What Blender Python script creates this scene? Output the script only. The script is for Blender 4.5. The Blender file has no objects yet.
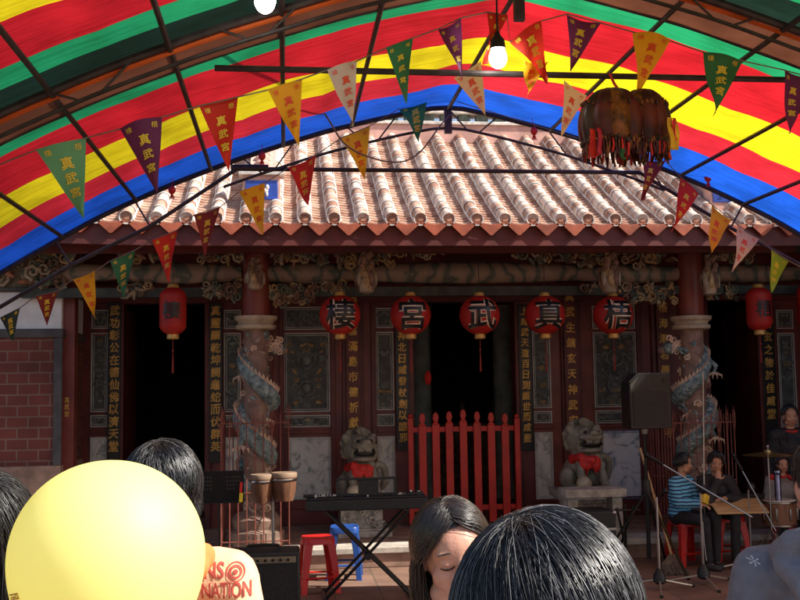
import bpy, bmesh, math, random
from mathutils import Vector, Matrix, noise
from mathutils.bvhtree import BVHTree
R_ = math.radians
sc = bpy.context.scene
COL = sc.collection
V = Vector

# ------------------------------------------------------------------ camera
CAM = V((0, 0, 1.75))
F = 1000.0 / 800.0                       # focal length / sensor width
YAW, PITCH, ROLL = R_(6.56), R_(5.03), R_(-0.9)
CR = (Matrix.Rotation(-YAW, 3, 'Z') @ Matrix.Rotation(R_(90) + PITCH, 3, 'X') @ Matrix.Rotation(ROLL, 3, 'Z'))
cd = bpy.data.cameras.new('camera')
cd.sensor_width = 36; cd.lens = 36 * F; cd.clip_start = 0.05; cd.clip_end = 2000
cam = bpy.data.objects.new('camera', cd); COL.objects.link(cam)
cam.matrix_world = Matrix.Translation(CAM) @ CR.to_4x4()
sc.camera = cam

# ------------------------------------------------------------------ light
SUN_EL, SUN_AZ = R_(43), R_(73)          # azimuth to the right of "behind the camera"
sdir = V((math.cos(SUN_EL) * math.sin(SUN_AZ), -math.cos(SUN_EL) * math.cos(SUN_AZ), math.sin(SUN_EL)))
sl = bpy.data.lights.new('sun', 'SUN'); sl.energy = 4.6; sl.angle = R_(0.5); sl.color = (1.0, 0.94, 0.84)
so = bpy.data.objects.new('sun', sl); COL.objects.link(so)
so.rotation_euler = (-sdir).to_track_quat('-Z', 'Y').to_euler(); so.location = (8, -6, 12)
w = bpy.data.worlds.new('World'); sc.world = w; w.use_nodes = True
nt = w.node_tree; bg = nt.nodes['Background']
sky = nt.nodes.new('ShaderNodeTexSky'); sky.sky_type = 'NISHITA'; sky.sun_disc = False
sky.sun_elevation = SUN_EL; sky.sun_rotation = math.atan2(sdir.x, sdir.y)
sky.dust_density = 2.0
nt.links.new(sky.outputs[0], bg.inputs[0]); bg.inputs[1].default_value = 0.105
sc.view_settings.view_transform = 'Standard'; sc.view_settings.look = 'None'
sc.view_settings.exposure = 0.95; sc.view_settings.gamma = 1.0
sc.view_settings.use_curve_mapping = False
sc.cycles.max_bounces = 8; sc.cycles.transmission_bounces = 6

# ------------------------------------------------------------------ helpers
def ray(px, py):
    return CR @ V(((px - 400) / 1000.0, (300 - py) / 1000.0, -1.0))
def P(px, py, Y):                        # point of the photograph at depth Y
    d = ray(px, py); return CAM + d * (Y / d.y)
def G(px, py, Z=0.0):                    # point of the photograph on a level Z
    d = ray(px, py); return CAM + d * ((Z - CAM.z) / d.z)

def lin(c):
    return tuple(((x / 12.92) if x <= 0.04045 else ((x + 0.055) / 1.055) ** 2.4) for x in c)

MATS = {}
def mat(name, col, rough=0.6, var=0.25, scale=6.0, col2=None, bump=0.0, bscale=40.0, metal=0.0, spec=0.4,
        transl=0.0, emit=0.0, coat=0.0, stretch=(1, 1, 1), detail=5.0, ramp=(0.35, 0.65)):
    if name in MATS: return MATS[name]
    m = bpy.data.materials.new(name); m.use_nodes = True
    n = m.node_tree; b = n.nodes['Principled BSDF']; L = n.links.new
    tc = n.nodes.new('ShaderNodeTexCoord'); mp = n.nodes.new('ShaderNodeMapping')
    mp.inputs['Scale'].default_value = stretch
    L(tc.outputs['Object'], mp.inputs[0])
    nz = n.nodes.new('ShaderNodeTexNoise'); nz.inputs['Scale'].default_value = scale; nz.inputs['Detail'].default_value = detail
    L(mp.outputs[0], nz.inputs[0])
    cr = n.nodes.new('ShaderNodeValToRGB')
    c1 = tuple(x * (1 - var) for x in col); c2 = col2 or tuple(min(1, x * (1 + var)) for x in col)
    cr.color_ramp.elements[0].position = ramp[0]; cr.color_ramp.elements[0].color = (*c1, 1)
    cr.color_ramp.elements[1].position = ramp[1]; cr.color_ramp.elements[1].color = (*c2, 1)
    L(nz.outputs['Fac'], cr.inputs[0]); L(cr.outputs[0], b.inputs['Base Color'])
    b.inputs['Roughness'].default_value = rough; b.inputs['Metallic'].default_value = metal
    b.inputs['Specular IOR Level'].default_value = spec
    if coat: b.inputs['Coat Weight'].default_value = coat
    if bump:
        nb = n.nodes.new('ShaderNodeTexNoise'); nb.inputs['Scale'].default_value = bscale; nb.inputs['Detail'].default_value = 4
        L(mp.outputs[0], nb.inputs[0])
        bp = n.nodes.new('ShaderNodeBump'); bp.inputs['Strength'].default_value = bump; bp.inputs['Distance'].default_value = 0.01
        L(nb.outputs['Fac'], bp.inputs['Height']); L(bp.outputs[0], b.inputs['Normal'])
    if emit:
        b.inputs['Emission Color'].default_value = (*col, 1); b.inputs['Emission Strength'].default_value = emit
    if transl:
        t = n.nodes.new('ShaderNodeBsdfTranslucent'); L(cr.outputs[0], t.inputs[0])
        mx = n.nodes.new('ShaderNodeMixShader'); mx.inputs[0].default_value = transl
        L(b.outputs[0], mx.inputs[1]); L(t.outputs[0], mx.inputs[2])
        L(mx.outputs[0], n.nodes['Material Output'].inputs[0])
    MATS[name] = m; return m

class MB:
    def __init__(s): s.v = []; s.f = []; s.m = []; s.cur = 0
    def add(s, vs, fs):
        o = len(s.v); s.v += [tuple(p) for p in vs]
        for f in fs: s.f.append(tuple(i + o for i in f)); s.m.append(s.cur)
        return s
    def box(s, x0, x1, y0, y1, z0, z1):
        vs = [(x, y, z) for z in (z0, z1) for y in (y0, y1) for x in (x0, x1)]
        return s.add(vs, [(0, 2, 3, 1), (4, 5, 7, 6), (0, 1, 5, 4), (2, 6, 7, 3), (0, 4, 6, 2), (1, 3, 7, 5)])
    def obox(s, M, hx, hy, hz):          # box with a 4x4 matrix
        vs = [M @ V((x, y, z)) for z in (-hz, hz) for y in (-hy, hy) for x in (-hx, hx)]
        return s.add(vs, [(0, 2, 3, 1), (4, 5, 7, 6), (0, 1, 5, 4), (2, 6, 7, 3), (0, 4, 6, 2), (1, 3, 7, 5)])
    def tube(s, pts, r, n=8, caps=True, flat=1.0):
        pts = [V(p) for p in pts]; k = len(pts)
        rs = r if isinstance(r, (list, tuple)) else [r] * k
        up = None; vs = []
        for i, p in enumerate(pts):
            t = (pts[min(i + 1, k - 1)] - pts[max(i - 1, 0)])
            if t.length < 1e-9: t = V((0, 0, 1))
            t.normalize()
            if up is None:
                a = V((0, 0, 1)) if abs(t.z) < 0.9 else V((1, 0, 0))
                up = (a - t * a.dot(t)).normalized()
            else:
                up = up - t * up.dot(t)
                up = up.normalized() if up.length > 1e-6 else V((1, 0, 0))
            sd = t.cross(up)
            for j in range(n):
                a = 2 * math.pi * j / n
                vs.append(p + (up * math.cos(a) * flat + sd * math.sin(a)) * rs[i])
        fs = [(i * n + j, i * n + (j + 1) % n, (i + 1) * n + (j + 1) % n, (i + 1) * n + j) for i in range(k - 1) for j in range(n)]
        if caps: fs += [tuple(reversed(range(n))), tuple((k - 1) * n + j for j in range(n))]
        return s.add(vs, fs)
    def ell(s, c, r, n=14, m=9, rot=None):
        c = V(c); r = (r, r, r) if isinstance(r, (int, float)) else r
        vs = [V((0, 0, -1))]
        for i in range(1, m):
            th = math.pi * i / m
            for j in range(n):
                a = 2 * math.pi * j / n
                vs.append(V((math.sin(th) * math.cos(a), math.sin(th) * math.sin(a), -math.cos(th))))
        vs.append(V((0, 0, 1)))
        vs = [V((p.x * r[0], p.y * r[1], p.z * r[2])) for p in vs]
        if rot is not None: vs = [rot @ p for p in vs]
        fs = [(0, 1 + (j + 1) % n, 1 + j) for j in range(n)]
        for i in range(m - 2):
            for j in range(n):
                a = 1 + i * n; fs.append((a + j, a + (j + 1) % n, a + n + (j + 1) % n, a + n + j))
        a = 1 + (m - 2) * n; e = len(vs) - 1
        fs += [(a + j, a + (j + 1) % n, e) for j in range(n)]
        return s.add([c + p for p in vs], fs)
    def caps(s, a, b, ra, rb, n=10):     # tapered capsule, closed
        a, b = V(a), V(b); d = b - a; L = max(d.length, 1e-6); d.normalize()
        pts, rs = [], []
        for k in (80, 50, 25): pts.append(a - d * ra * math.sin(R_(k))); rs.append(ra * math.cos(R_(k)))
        pts += [a, b]; rs += [ra, rb]
        for k in (25, 50, 80): pts.append(b + d * rb * math.sin(R_(k))); rs.append(rb * math.cos(R_(k)))
        return s.tube(pts, rs, n)
    def lathe(s, c, prof, n=16, caps=True):
        c = V(c); k = len(prof)
        vs = [c + V((r * math.cos(2 * math.pi * j / n), r * math.sin(2 * math.pi * j / n), z)) for r, z in prof for j in range(n)]
        fs = [(i * n + j, i * n + (j + 1) % n, (i + 1) * n + (j + 1) % n, (i + 1) * n + j) for i in range(k - 1) for j in range(n)]
        if caps: fs += [tuple(reversed(range(n))), tuple((k - 1) * n + j for j in range(n))]
        return s.add(vs, fs)
    def prism(s, poly, y0, y1):          # polygon in XZ, extruded along Y (seen from -Y counter-clockwise)
        k = len(poly)
        vs = [(x, y0, z) for x, z in poly] + [(x, y1, z) for x, z in poly]
        fs = [tuple(range(k)), tuple(reversed(range(k, 2 * k)))] + [(i, i + k, (i + 1) % k + k, (i + 1) % k) for i in range(k)]
        return s.add(vs, fs)
    def grid(s, fn, nu, nv):
        vs = [fn(i / nu, j / nv) for j in range(nv + 1) for i in range(nu + 1)]
        fs = [(j * (nu + 1) + i, j * (nu + 1) + i + 1, (j + 1) * (nu + 1) + i + 1, (j + 1) * (nu + 1) + i) for j in range(nv) for i in range(nu)]
        return s.add(vs, fs)
    def build(s, name, mats, parent=None, smooth=40, bevel=0.0, remesh=0.0, sm=3, kind=None):
        o0 = V((0, 0, 0)); q = parent
        while q is not None: o0 = o0 + q.location; q = q.parent
        me = bpy.data.meshes.new(name)
        me.from_pydata([(p[0] - o0.x, p[1] - o0.y, p[2] - o0.z) for p in s.v], [], s.f)
        mats = mats if isinstance(mats, (list, tuple)) else [mats]
        for m in mats: me.materials.append(m)
        me.polygons.foreach_set('material_index', s.m)
        me.update()
        if smooth:
            me.shade_smooth(); me.set_sharp_from_angle(angle=R_(smooth))
        o = bpy.data.objects.new(name, me); COL.objects.link(o)
        if parent is not None: o.parent = parent
        if bevel:
            b = o.modifiers.new('bevel', 'BEVEL'); b.width = bevel; b.segments = 2; b.limit_method = 'ANGLE'; b.angle_limit = R_(50)
        if remesh:
            r = o.modifiers.new('remesh', 'REMESH'); r.mode = 'VOXEL'; r.voxel_size = remesh; r.use_smooth_shade = True
            if sm:
                t = o.modifiers.new('smooth', 'SMOOTH'); t.iterations = sm; t.factor = 0.5
        if kind: o['kind'] = kind
        return o

def tag(o, label, cat, group=None):
    o['label'] = label; o['category'] = cat
    if group: o['group'] = group
    return o
def thing(name, loc, label, cat, group=None):
    o = bpy.data.objects.new(name, None); COL.objects.link(o); o.location = loc
    o.empty_display_size = 0.1
    return tag(o, label, cat, group)
def kids(o): return [c for c in bpy.data.objects if c.parent is o]
def dup(o, loc, label, group=None):
    r = o.copy(); COL.objects.link(r); r.location = loc; r['label'] = label
    if group: r['group'] = group
    for ch in kids(o):
        c = ch.copy(); COL.objects.link(c); c.parent = r
        for g in kids(ch):
            e = g.copy(); COL.objects.link(e); e.parent = c
    return r

# ------------------------------------------------------------------ lettering
GL = {}
def glyphs(text, bold=0.0, cell=True):
    """outline mesh of a text, centred; one character fills about the unit square"""
    key = (text, bold, cell)
    if key in GL: return GL[key]
    cu = bpy.data.curves.new('t', 'FONT'); cu.body = text; cu.resolution_u = 3; cu.bevel_depth = bold; cu.bevel_resolution = 0
    ob = bpy.data.objects.new('t', cu); COL.objects.link(ob)
    bpy.context.view_layer.update()
    dg = bpy.context.evaluated_depsgraph_get(); ev = ob.evaluated_get(dg); me = ev.to_mesh()
    bm = bmesh.new(); bm.from_mesh(me); ev.to_mesh_clear()
    bpy.data.objects.remove(ob); bpy.data.curves.remove(cu)
    bmesh.ops.remove_doubles(bm, verts=bm.verts, dist=1e-5)
    bm.normal_update()
    if bold: bmesh.ops.delete(bm, geom=[f for f in bm.faces if f.calc_center_median().z < 1e-5], context='FACES')
    bmesh.ops.triangulate(bm, faces=bm.faces)
    for _ in range(3):
        es = [e for e in bm.edges if e.calc_length() > 0.14]
        if not es: break
        bmesh.ops.subdivide_edges(bm, edges=es, cuts=1)
        bmesh.ops.triangulate(bm, faces=bm.faces)
    bm.verts.index_update()
    vs = [(v.co.x, v.co.y, v.co.z) for v in bm.verts]; fs = [tuple(v.index for v in f.verts) for f in bm.faces]
    fs2 = []
    for f in fs:
        a, b, c = (vs[i] for i in f)
        ar = (b[0] - a[0]) * (c[1] - a[1]) - (c[0] - a[0]) * (b[1] - a[1])
        fs2.append(f if ar >= 0 else tuple(reversed(f)))
    bm.free()
    if vs:
        x0, x1 = min(v[0] for v in vs), max(v[0] for v in vs); y0, y1 = min(v[1] for v in vs), max(v[1] for v in vs)
        s = 1.0 / max(x1 - x0, y1 - y0) if cell else 1.0 / (y1 - y0)
        vs = [((x - (x0 + x1) / 2) * s, (y - (y0 + y1) / 2) * s, z * s) for x, y, z in vs]
    GL[key] = (vs, fs2); return GL[key]
def write(mb, text, place, bold=0.0, cell=True, lift=0.03):
    vs, fs = glyphs(text, bold, cell)
    mb.add([place(x, y) - V((0, z * lift, 0)) for x, y, z in vs], fs)

def scroll(mb, c, r, rng, n=9, w=0.018, ax='y', turns=1.3):
    """a small carved scroll (spiral tube) in the XZ plane"""
    a0 = rng.uniform(0, 6.28); sg = rng.choice((-1, 1)); pts = []; rs = []
    for i in range(n):
        t = i / (n - 1); a = a0 + sg * turns * 6.28 * t; q = r * (1 - 0.78 * t)
        pts.append((c[0] + q * math.cos(a), c[1] - 0.03 * t * r / 0.05 * 0.3, c[2] + q * math.sin(a))); rs.append(w * (1 - 0.4 * t))
    mb.tube(pts, rs, 5)
def carve(mb, x0, x1, z0, z1, y, n, rng, nm=3, size=0.05, depth=0.06):
    """a field of carved scrolls, leaves and bosses"""
    for _ in range(n):
        c = (rng.uniform(x0, x1), y - rng.uniform(0, depth), rng.uniform(z0, z1)); mb.cur = rng.randrange(nm)
        k = rng.random(); s = size * rng.uniform(0.6, 1.4)
        if k < 0.5: scroll(mb, c, s, rng, w=s * 0.3)
        elif k < 0.85:
            rot = Matrix.Rotation(rng.uniform(0, 3.14), 3, 'Y')
            mb.ell(c, (s, s * 0.45, s * 0.35), 8, 5, rot)
        else: mb.ell(c, s * 0.5, 8, 5)
    mb.cur = 0
# ------------------------------------------------------------------ materials
def band_material(name, bands, rough=0.55, tr=0.5):
    """striped tarpaulin: colour bands along the tent's length (object Y)"""
    m = bpy.data.materials.new(name); m.use_nodes = True; n = m.node_tree; L = n.links.new
    b = n.nodes['Principled BSDF']; tc = n.nodes.new('ShaderNodeTexCoord')
    sx = n.nodes.new('ShaderNodeSeparateXYZ'); L(tc.outputs['Object'], sx.inputs[0])
    nz = n.nodes.new('ShaderNodeTexNoise'); nz.inputs['Scale'].default_value = 1.2; L(tc.outputs['Object'], nz.inputs[0])
    ma = n.nodes.new('ShaderNodeMath'); ma.operation = 'MULTIPLY_ADD'; ma.inputs[1].default_value = 0.05; L(nz.outputs['Fac'], ma.inputs[0]); L(sx.outputs['Y'], ma.inputs[2])
    bands = [(y - 5.45, c) for y, c in bands]           # measured from the tent's base point
    y0, y1 = bands[0][0], bands[-1][0]
    mr = n.nodes.new('ShaderNodeMapRange'); mr.inputs['From Min'].default_value = y0; mr.inputs['From Max'].default_value = y1
    L(ma.outputs[0], mr.inputs['Value'])
    cr = n.nodes.new('ShaderNodeValToRGB'); cr.color_ramp.interpolation = 'CONSTANT'
    el = cr.color_ramp.elements
    while len(el) > 1: el.remove(el[-1])
    el[0].position = 0.0; el[0].color = (*bands[0][1], 1)
    for y, c in bands[1:-1]:
        e = el.new((y - y0) / (y1 - y0)); e.color = (*c, 1)
    L(mr.outputs[0], cr.inputs[0])
    # grime
    g = n.nodes.new('ShaderNodeTexNoise'); g.inputs['Scale'].default_value = 3.0; g.inputs['Detail'].default_value = 8
    L(tc.outputs['Object'], g.inputs[0])
    gr = n.nodes.new('ShaderNodeValToRGB'); gr.color_ramp.elements[0].position = 0.3; gr.color_ramp.elements[0].color = (0.66, 0.63, 0.58, 1)
    gr.color_ramp.elements[1].position = 0.6; gr.color_ramp.elements[1].color = (1, 1, 1, 1); L(g.outputs['Fac'], gr.inputs[0])
    mu = n.nodes.new('ShaderNodeMix'); mu.data_type = 'RGBA'; mu.blend_type = 'MULTIPLY'; mu.inputs['Factor'].default_value = 1.0
    L(cr.outputs[0], mu.inputs['A']); L(gr.outputs[0], mu.inputs['B']); colr = mu.outputs['Result']
    L(colr, b.inputs['Base Color']); b.inputs['Roughness'].default_value = rough
    # taut creases running round the arch
    mp = n.nodes.new('ShaderNodeMapping'); mp.inputs['Scale'].default_value = (1.2, 14, 1.2); L(tc.outputs['Object'], mp.inputs[0])
    cz = n.nodes.new('ShaderNodeTexNoise'); cz.inputs['Scale'].default_value = 1.5; cz.inputs['Detail'].default_value = 5; L(mp.outputs[0], cz.inputs[0])
    bp = n.nodes.new('ShaderNodeBump'); bp.inputs['Strength'].default_value = 0.9; bp.inputs['Distance'].default_value = 0.035
    L(cz.outputs['Fac'], bp.inputs['Height']); L(bp.outputs[0], b.inputs['Normal'])
    t = n.nodes.new('ShaderNodeBsdfTranslucent'); L(colr, t.inputs[0]); L(bp.outputs[0], t.inputs['Normal'])
    mx = n.nodes.new('ShaderNodeMixShader'); mx.inputs[0].default_value = tr
    L(b.outputs[0], mx.inputs[1]); L(t.outputs[0], mx.inputs[2]); L(mx.outputs[0], n.nodes['Material Output'].inputs[0])
    return m
def brick_material(name, c1, c2, mortar, scale=1.0, bw=0.22, rh=0.075, ms=0.008, plane='XZ', rough=0.8, offset=0.5):
    m = bpy.data.materials.new(name); m.use_nodes = True; n = m.node_tree; L = n.links.new; b = n.nodes['Principled BSDF']
    tc = n.nodes.new('ShaderNodeTexCoord'); sx = n.nodes.new('ShaderNodeSeparateXYZ'); L(tc.outputs['Object'], sx.inputs[0])
    cx = n.nodes.new('ShaderNodeCombineXYZ')
    if plane == 'XZ':
        ad = n.nodes.new('ShaderNodeMath'); L(sx.outputs['X'], ad.inputs[0]); L(sx.outputs['Y'], ad.inputs[1])
        L(ad.outputs[0], cx.inputs[0]); L(sx.outputs['Z'], cx.inputs[1])
    else: L(sx.outputs['X'], cx.inputs[0]); L(sx.outputs['Y'], cx.inputs[1])
    br = n.nodes.new('ShaderNodeTexBrick'); L(cx.outputs[0], br.inputs[0]); br.offset = offset
    br.inputs['Scale'].default_value = scale; br.inputs['Brick Width'].default_value = bw; br.inputs['Row Height'].default_value = rh
    br.inputs['Mortar Size'].default_value = ms; br.inputs['Color1'].default_value = (*c1, 1); br.inputs['Color2'].default_value = (*c2, 1)
    br.inputs['Mortar'].default_value = (*mortar, 1)
    nz = n.nodes.new('ShaderNodeTexNoise'); nz.inputs['Scale'].default_value = 2.5; nz.inputs['Detail'].default_value = 8; L(tc.outputs['Object'], nz.inputs[0])
    gr = n.nodes.new('ShaderNodeValToRGB'); gr.color_ramp.elements[0].position = 0.3; gr.color_ramp.elements[0].color = (0.55, 0.52, 0.5, 1); gr.color_ramp.elements[1].position = 0.65
    gr.color_ramp.elements[1].color = (1, 1, 1, 1)
    L(nz.outputs['Fac'], gr.inputs[0])
    mu = n.nodes.new('ShaderNodeMix'); mu.data_type = 'RGBA'; mu.blend_type = 'MULTIPLY'; mu.inputs['Factor'].default_value = 1.0
    L(br.outputs['Color'], mu.inputs['A']); L(gr.outputs[0], mu.inputs['B']); L(mu.outputs['Result'], b.inputs['Base Color'])
    b.inputs['Roughness'].default_value = rough
    bp = n.nodes.new('ShaderNodeBump'); bp.inputs['Strength'].default_value = 0.5; bp.inputs['Distance'].default_value = 0.006; bp.invert = True
    L(br.outputs['Fac'], bp.inputs['Height']); L(bp.outputs[0], b.inputs['Normal'])
    return m
def painted_beam_material():
    m = bpy.data.materials.new('painted_beam'); m.use_nodes = True; n = m.node_tree; L = n.links.new; b = n.nodes['Principled BSDF']
    tc = n.nodes.new('ShaderNodeTexCoord')
    wv = n.nodes.new('ShaderNodeTexWave'); wv.inputs['Scale'].default_value = 1.6; wv.inputs['Distortion'].default_value = 9; wv.inputs['Detail'].default_value = 3; wv.inputs['Detail Scale'].default_value = 2.2
    L(tc.outputs['Object'], wv.inputs[0])
    cr = n.nodes.new('ShaderNodeValToRGB'); e = cr.color_ramp.elements
    e[0].position = 0.0; e[0].color = (0.07, 0.075, 0.06, 1); e[1].position = 1.0; e[1].color = (0.23, 0.16, 0.115, 1)
    for p, c in ((0.14, (0.08, 0.09, 0.07)), (0.34, (0.19, 0.15, 0.11)), (0.6, (0.2, 0.135, 0.10))):
        q = e.new(p); q.color = (*c, 1)
    L(wv.outputs['Color'], cr.inputs[0]); L(cr.outputs[0], b.inputs['Base Color']); b.inputs['Roughness'].default_value = 0.6
    return m
def stone_picture_material(name, base, ink):
    m = bpy.data.materials.new(name); m.use_nodes = True; n = m.node_tree; L = n.links.new; b = n.nodes['Principled BSDF']
    tc = n.nodes.new('ShaderNodeTexCoord')
    v = n.nodes.new('ShaderNodeTexNoise'); v.inputs['Scale'].default_value = 7.0; v.inputs['Detail'].default_value = 7; v.inputs['Distortion'].default_value = 1.4; L(tc.outputs['Object'], v.inputs[0])
    cr = n.nodes.new('ShaderNodeValToRGB'); e = cr.color_ramp.elements
    e[0].position = 0.33; e[0].color = (*ink, 1); e[1].position = 0.47; e[1].color = (*base, 1)
    q = e.new(0.75); q.color = (*[min(1, x * 1.15) for x in base], 1)
    L(v.outputs['Fac'], cr.inputs[0]); L(cr.outputs[0], b.inputs['Base Color']); b.inputs['Roughness'].default_value = 0.45
    bp = n.nodes.new('ShaderNodeBump'); bp.inputs['Strength'].default_value = 0.3; bp.inputs['Distance'].default_value = 0.01; L(v.outputs['Fac'], bp.inputs['Height']); L(bp.outputs[0], b.inputs['Normal'])
    return m

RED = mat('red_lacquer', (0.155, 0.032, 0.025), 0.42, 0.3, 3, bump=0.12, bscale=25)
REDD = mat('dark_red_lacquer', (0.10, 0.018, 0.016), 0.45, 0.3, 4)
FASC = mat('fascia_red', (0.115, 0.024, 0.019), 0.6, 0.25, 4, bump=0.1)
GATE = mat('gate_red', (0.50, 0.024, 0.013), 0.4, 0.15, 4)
BLACK = mat('black_lacquer', (0.012, 0.011, 0.011), 0.35, 0.3, 5)
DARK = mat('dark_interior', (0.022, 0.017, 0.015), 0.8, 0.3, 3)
GOLD = mat('gold_leaf', (0.54, 0.31, 0.07), 0.35, 0.25, 14, metal=0.25)
TERRA = mat('terracotta', (0.42, 0.17, 0.10), 0.8, 0.3, 9, col2=(0.50, 0.25, 0.16), bump=0.2)
DRIP = mat('drip_terracotta', (0.34, 0.085, 0.042), 0.65, 0.3, 7)
TILE = mat('weathered_roof_tile', (0.32, 0.15, 0.095), 0.85, 0.2, 5, col2=(0.52, 0.35, 0.26), bump=0.35, bscale=60, detail=9, ramp=(0.36, 0.7))
ROLL = mat('roll_tile_mortar', (0.38, 0.19, 0.125), 0.85, 0.2, 6, col2=(0.66, 0.52, 0.42), bump=0.35, bscale=60, detail=9, ramp=(0.38, 0.55))
MORT = mat('lime_mortar', (0.64, 0.59, 0.53), 0.9, 0.3, 10, bump=0.3)
PINK = mat('pink_ridge_plaster', (0.58, 0.33, 0.27), 0.85, 0.2, 5, bump=0.2)
BLUEP = mat('blue_glaze', (0.03, 0.07, 0.35), 0.35, 0.2, 9)
WHITE = mat('white_plaster', (0.72, 0.73, 0.74), 0.8, 0.12, 4)
STONE = mat('grey_granite', (0.33, 0.31, 0.28), 0.75, 0.3, 12, bump=0.25)
LIONM = mat('lion_granite', (0.20, 0.185, 0.14), 0.55, 0.35, 9, bump=0.4, bscale=28)
CRV1 = mat('carving_green', (0.10, 0.12, 0.09), 0.6, 0.4, 15)
CRV2 = mat('carving_gold', (0.30, 0.20, 0.09), 0.5, 0.4, 15)
CRV3 = mat('carving_umber', (0.16, 0.09, 0.06), 0.6, 0.4, 15)
CRV4 = mat('carving_cream', (0.27, 0.22, 0.15), 0.6, 0.3, 15)
CARVE = [CRV1, CRV2, CRV3, CRV4]
FRAME = mat('pale_frame_line', (0.42, 0.41, 0.38), 0.5, 0.15, 8)
RELIEF = mat('grey_green_relief', (0.13, 0.145, 0.135), 0.55, 0.4, 14, bump=0.5, bscale=30)
PANEL = mat('dark_panel_ground', (0.07, 0.075, 0.07), 0.6, 0.3, 8)
PICT = stone_picture_material('ink_stone_panel', (0.60, 0.57, 0.51), (0.20, 0.22, 0.22))
PICTB = stone_picture_material('blue_stone_panel', (0.68, 0.71, 0.75), (0.20, 0.27, 0.38))
BEAM = painted_beam_material()
BRICK = brick_material('red_brick', (0.20, 0.045, 0.03), (0.15, 0.036, 0.026), (0.22, 0.13, 0.10), bw=0.21, rh=0.11, ms=0.008)
PAVE = brick_material('paving_brick', (0.27, 0.155, 0.105), (0.23, 0.13, 0.09), (0.15, 0.10, 0.075), bw=0.4, rh=0.4, ms=0.008, plane='XY', offset=0.0)
STEPM = mat('step_stone', (0.30, 0.19, 0.14), 0.8, 0.3, 6, bump=0.2)
EDGE = mat('pale_step_edge', (0.46, 0.41, 0.35), 0.7, 0.2, 8, bump=0.2)
TEAL = mat('dragon_teal', (0.13, 0.21, 0.22), 0.5, 0.35, 18, col2=(0.30, 0.38, 0.37), bump=0.6, bscale=60)
CREST = mat('dragon_cream', (0.58, 0.42, 0.30), 0.55, 0.25, 14)
CLOUD = mat('dragon_rose', (0.30, 0.13, 0.09), 0.55, 0.35, 12, col2=(0.40, 0.33, 0.27))
SHAFT = mat('column_stone', (0.22, 0.14, 0.105), 0.65, 0.3, 9, bump=0.3)
CAPM = mat('capital_tan', (0.42, 0.34, 0.24), 0.6, 0.2, 8)
STEEL = mat('tent_steel', (0.045, 0.038, 0.038), 0.5, 0.3, 12, metal=0.3)
IRONR = mat('pink_red_iron', (0.21, 0.06, 0.042), 0.5, 0.25, 10)
BLK = mat('black_plastic', (0.014, 0.014, 0.015), 0.45, 0.25, 20)
BLKM = mat('black_metal', (0.02, 0.02, 0.021), 0.3, 0.2, 20, metal=0.5)
CHROME = mat('chrome', (0.38, 0.37, 0.36), 0.28, 0.05, 10, metal=1.0)
BRASS = mat('cymbal_brass', (0.55, 0.38, 0.14), 0.28, 0.15, 20, metal=0.9)
WOOD = mat('tan_wood', (0.48, 0.30, 0.14), 0.5, 0.2, 5, stretch=(1, 8, 8))

_n = TEAL.node_tree; _v = _n.nodes.new('ShaderNodeTexVoronoi'); _v.inputs['Scale'].default_value = 34
_t = _n.nodes.new('ShaderNodeTexCoord'); _n.links.new(_t.outputs['Object'], _v.inputs[0])
_b = [q for q in _n.nodes if q.type == 'BUMP'][0]; _b.inputs['Strength'].default_value = 0.9; _b.inputs['Distance'].default_value = 0.02; _b.invert = True
_n.links.new(_v.outputs['Distance'], _b.inputs['Height'])                       # scales
# ------------------------------------------------------------------ the setting
mb = MB(); S = 120
for i in range(1): mb.add([(-S, -S, 0), (S, -S, 0), (S, S, 0), (-S, S, 0)], [(0, 1, 2, 3)])
mb.build('ground', PAVE, kind='structure', smooth=0)
PZ, PY = 0.2, 9.95                                     # temple platform: height, front edge
mb = MB(); mb.box(-7, 11, PY, 22, 0.001, PZ - 0.03); mb.cur = 1; mb.box(-7.02, 11.02, PY - 0.03, PY + 0.35, PZ - 0.06, PZ)
mb.cur = 0; mb.box(-7, 11, PY + 0.352, 22, PZ - 0.03, PZ - 0.002)
mb.build('platform', [STEPM, EDGE], kind='structure', smooth=0, bevel=0.008)

# ------------------------------------------------------------------ the temple
YE, YC, YW = 9.3, 10.35, 11.7                            # eave, columns, door wall
temple = thing('temple', (1.9, 10.35, PZ), 'old temple hall with terracotta tile roof, dark red front and dragon columns', 'temple')
def xw(px, Y, py=400): return P(px, py, Y).x
def zw(py, Y, px=440): return P(px, py, Y).z

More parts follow.
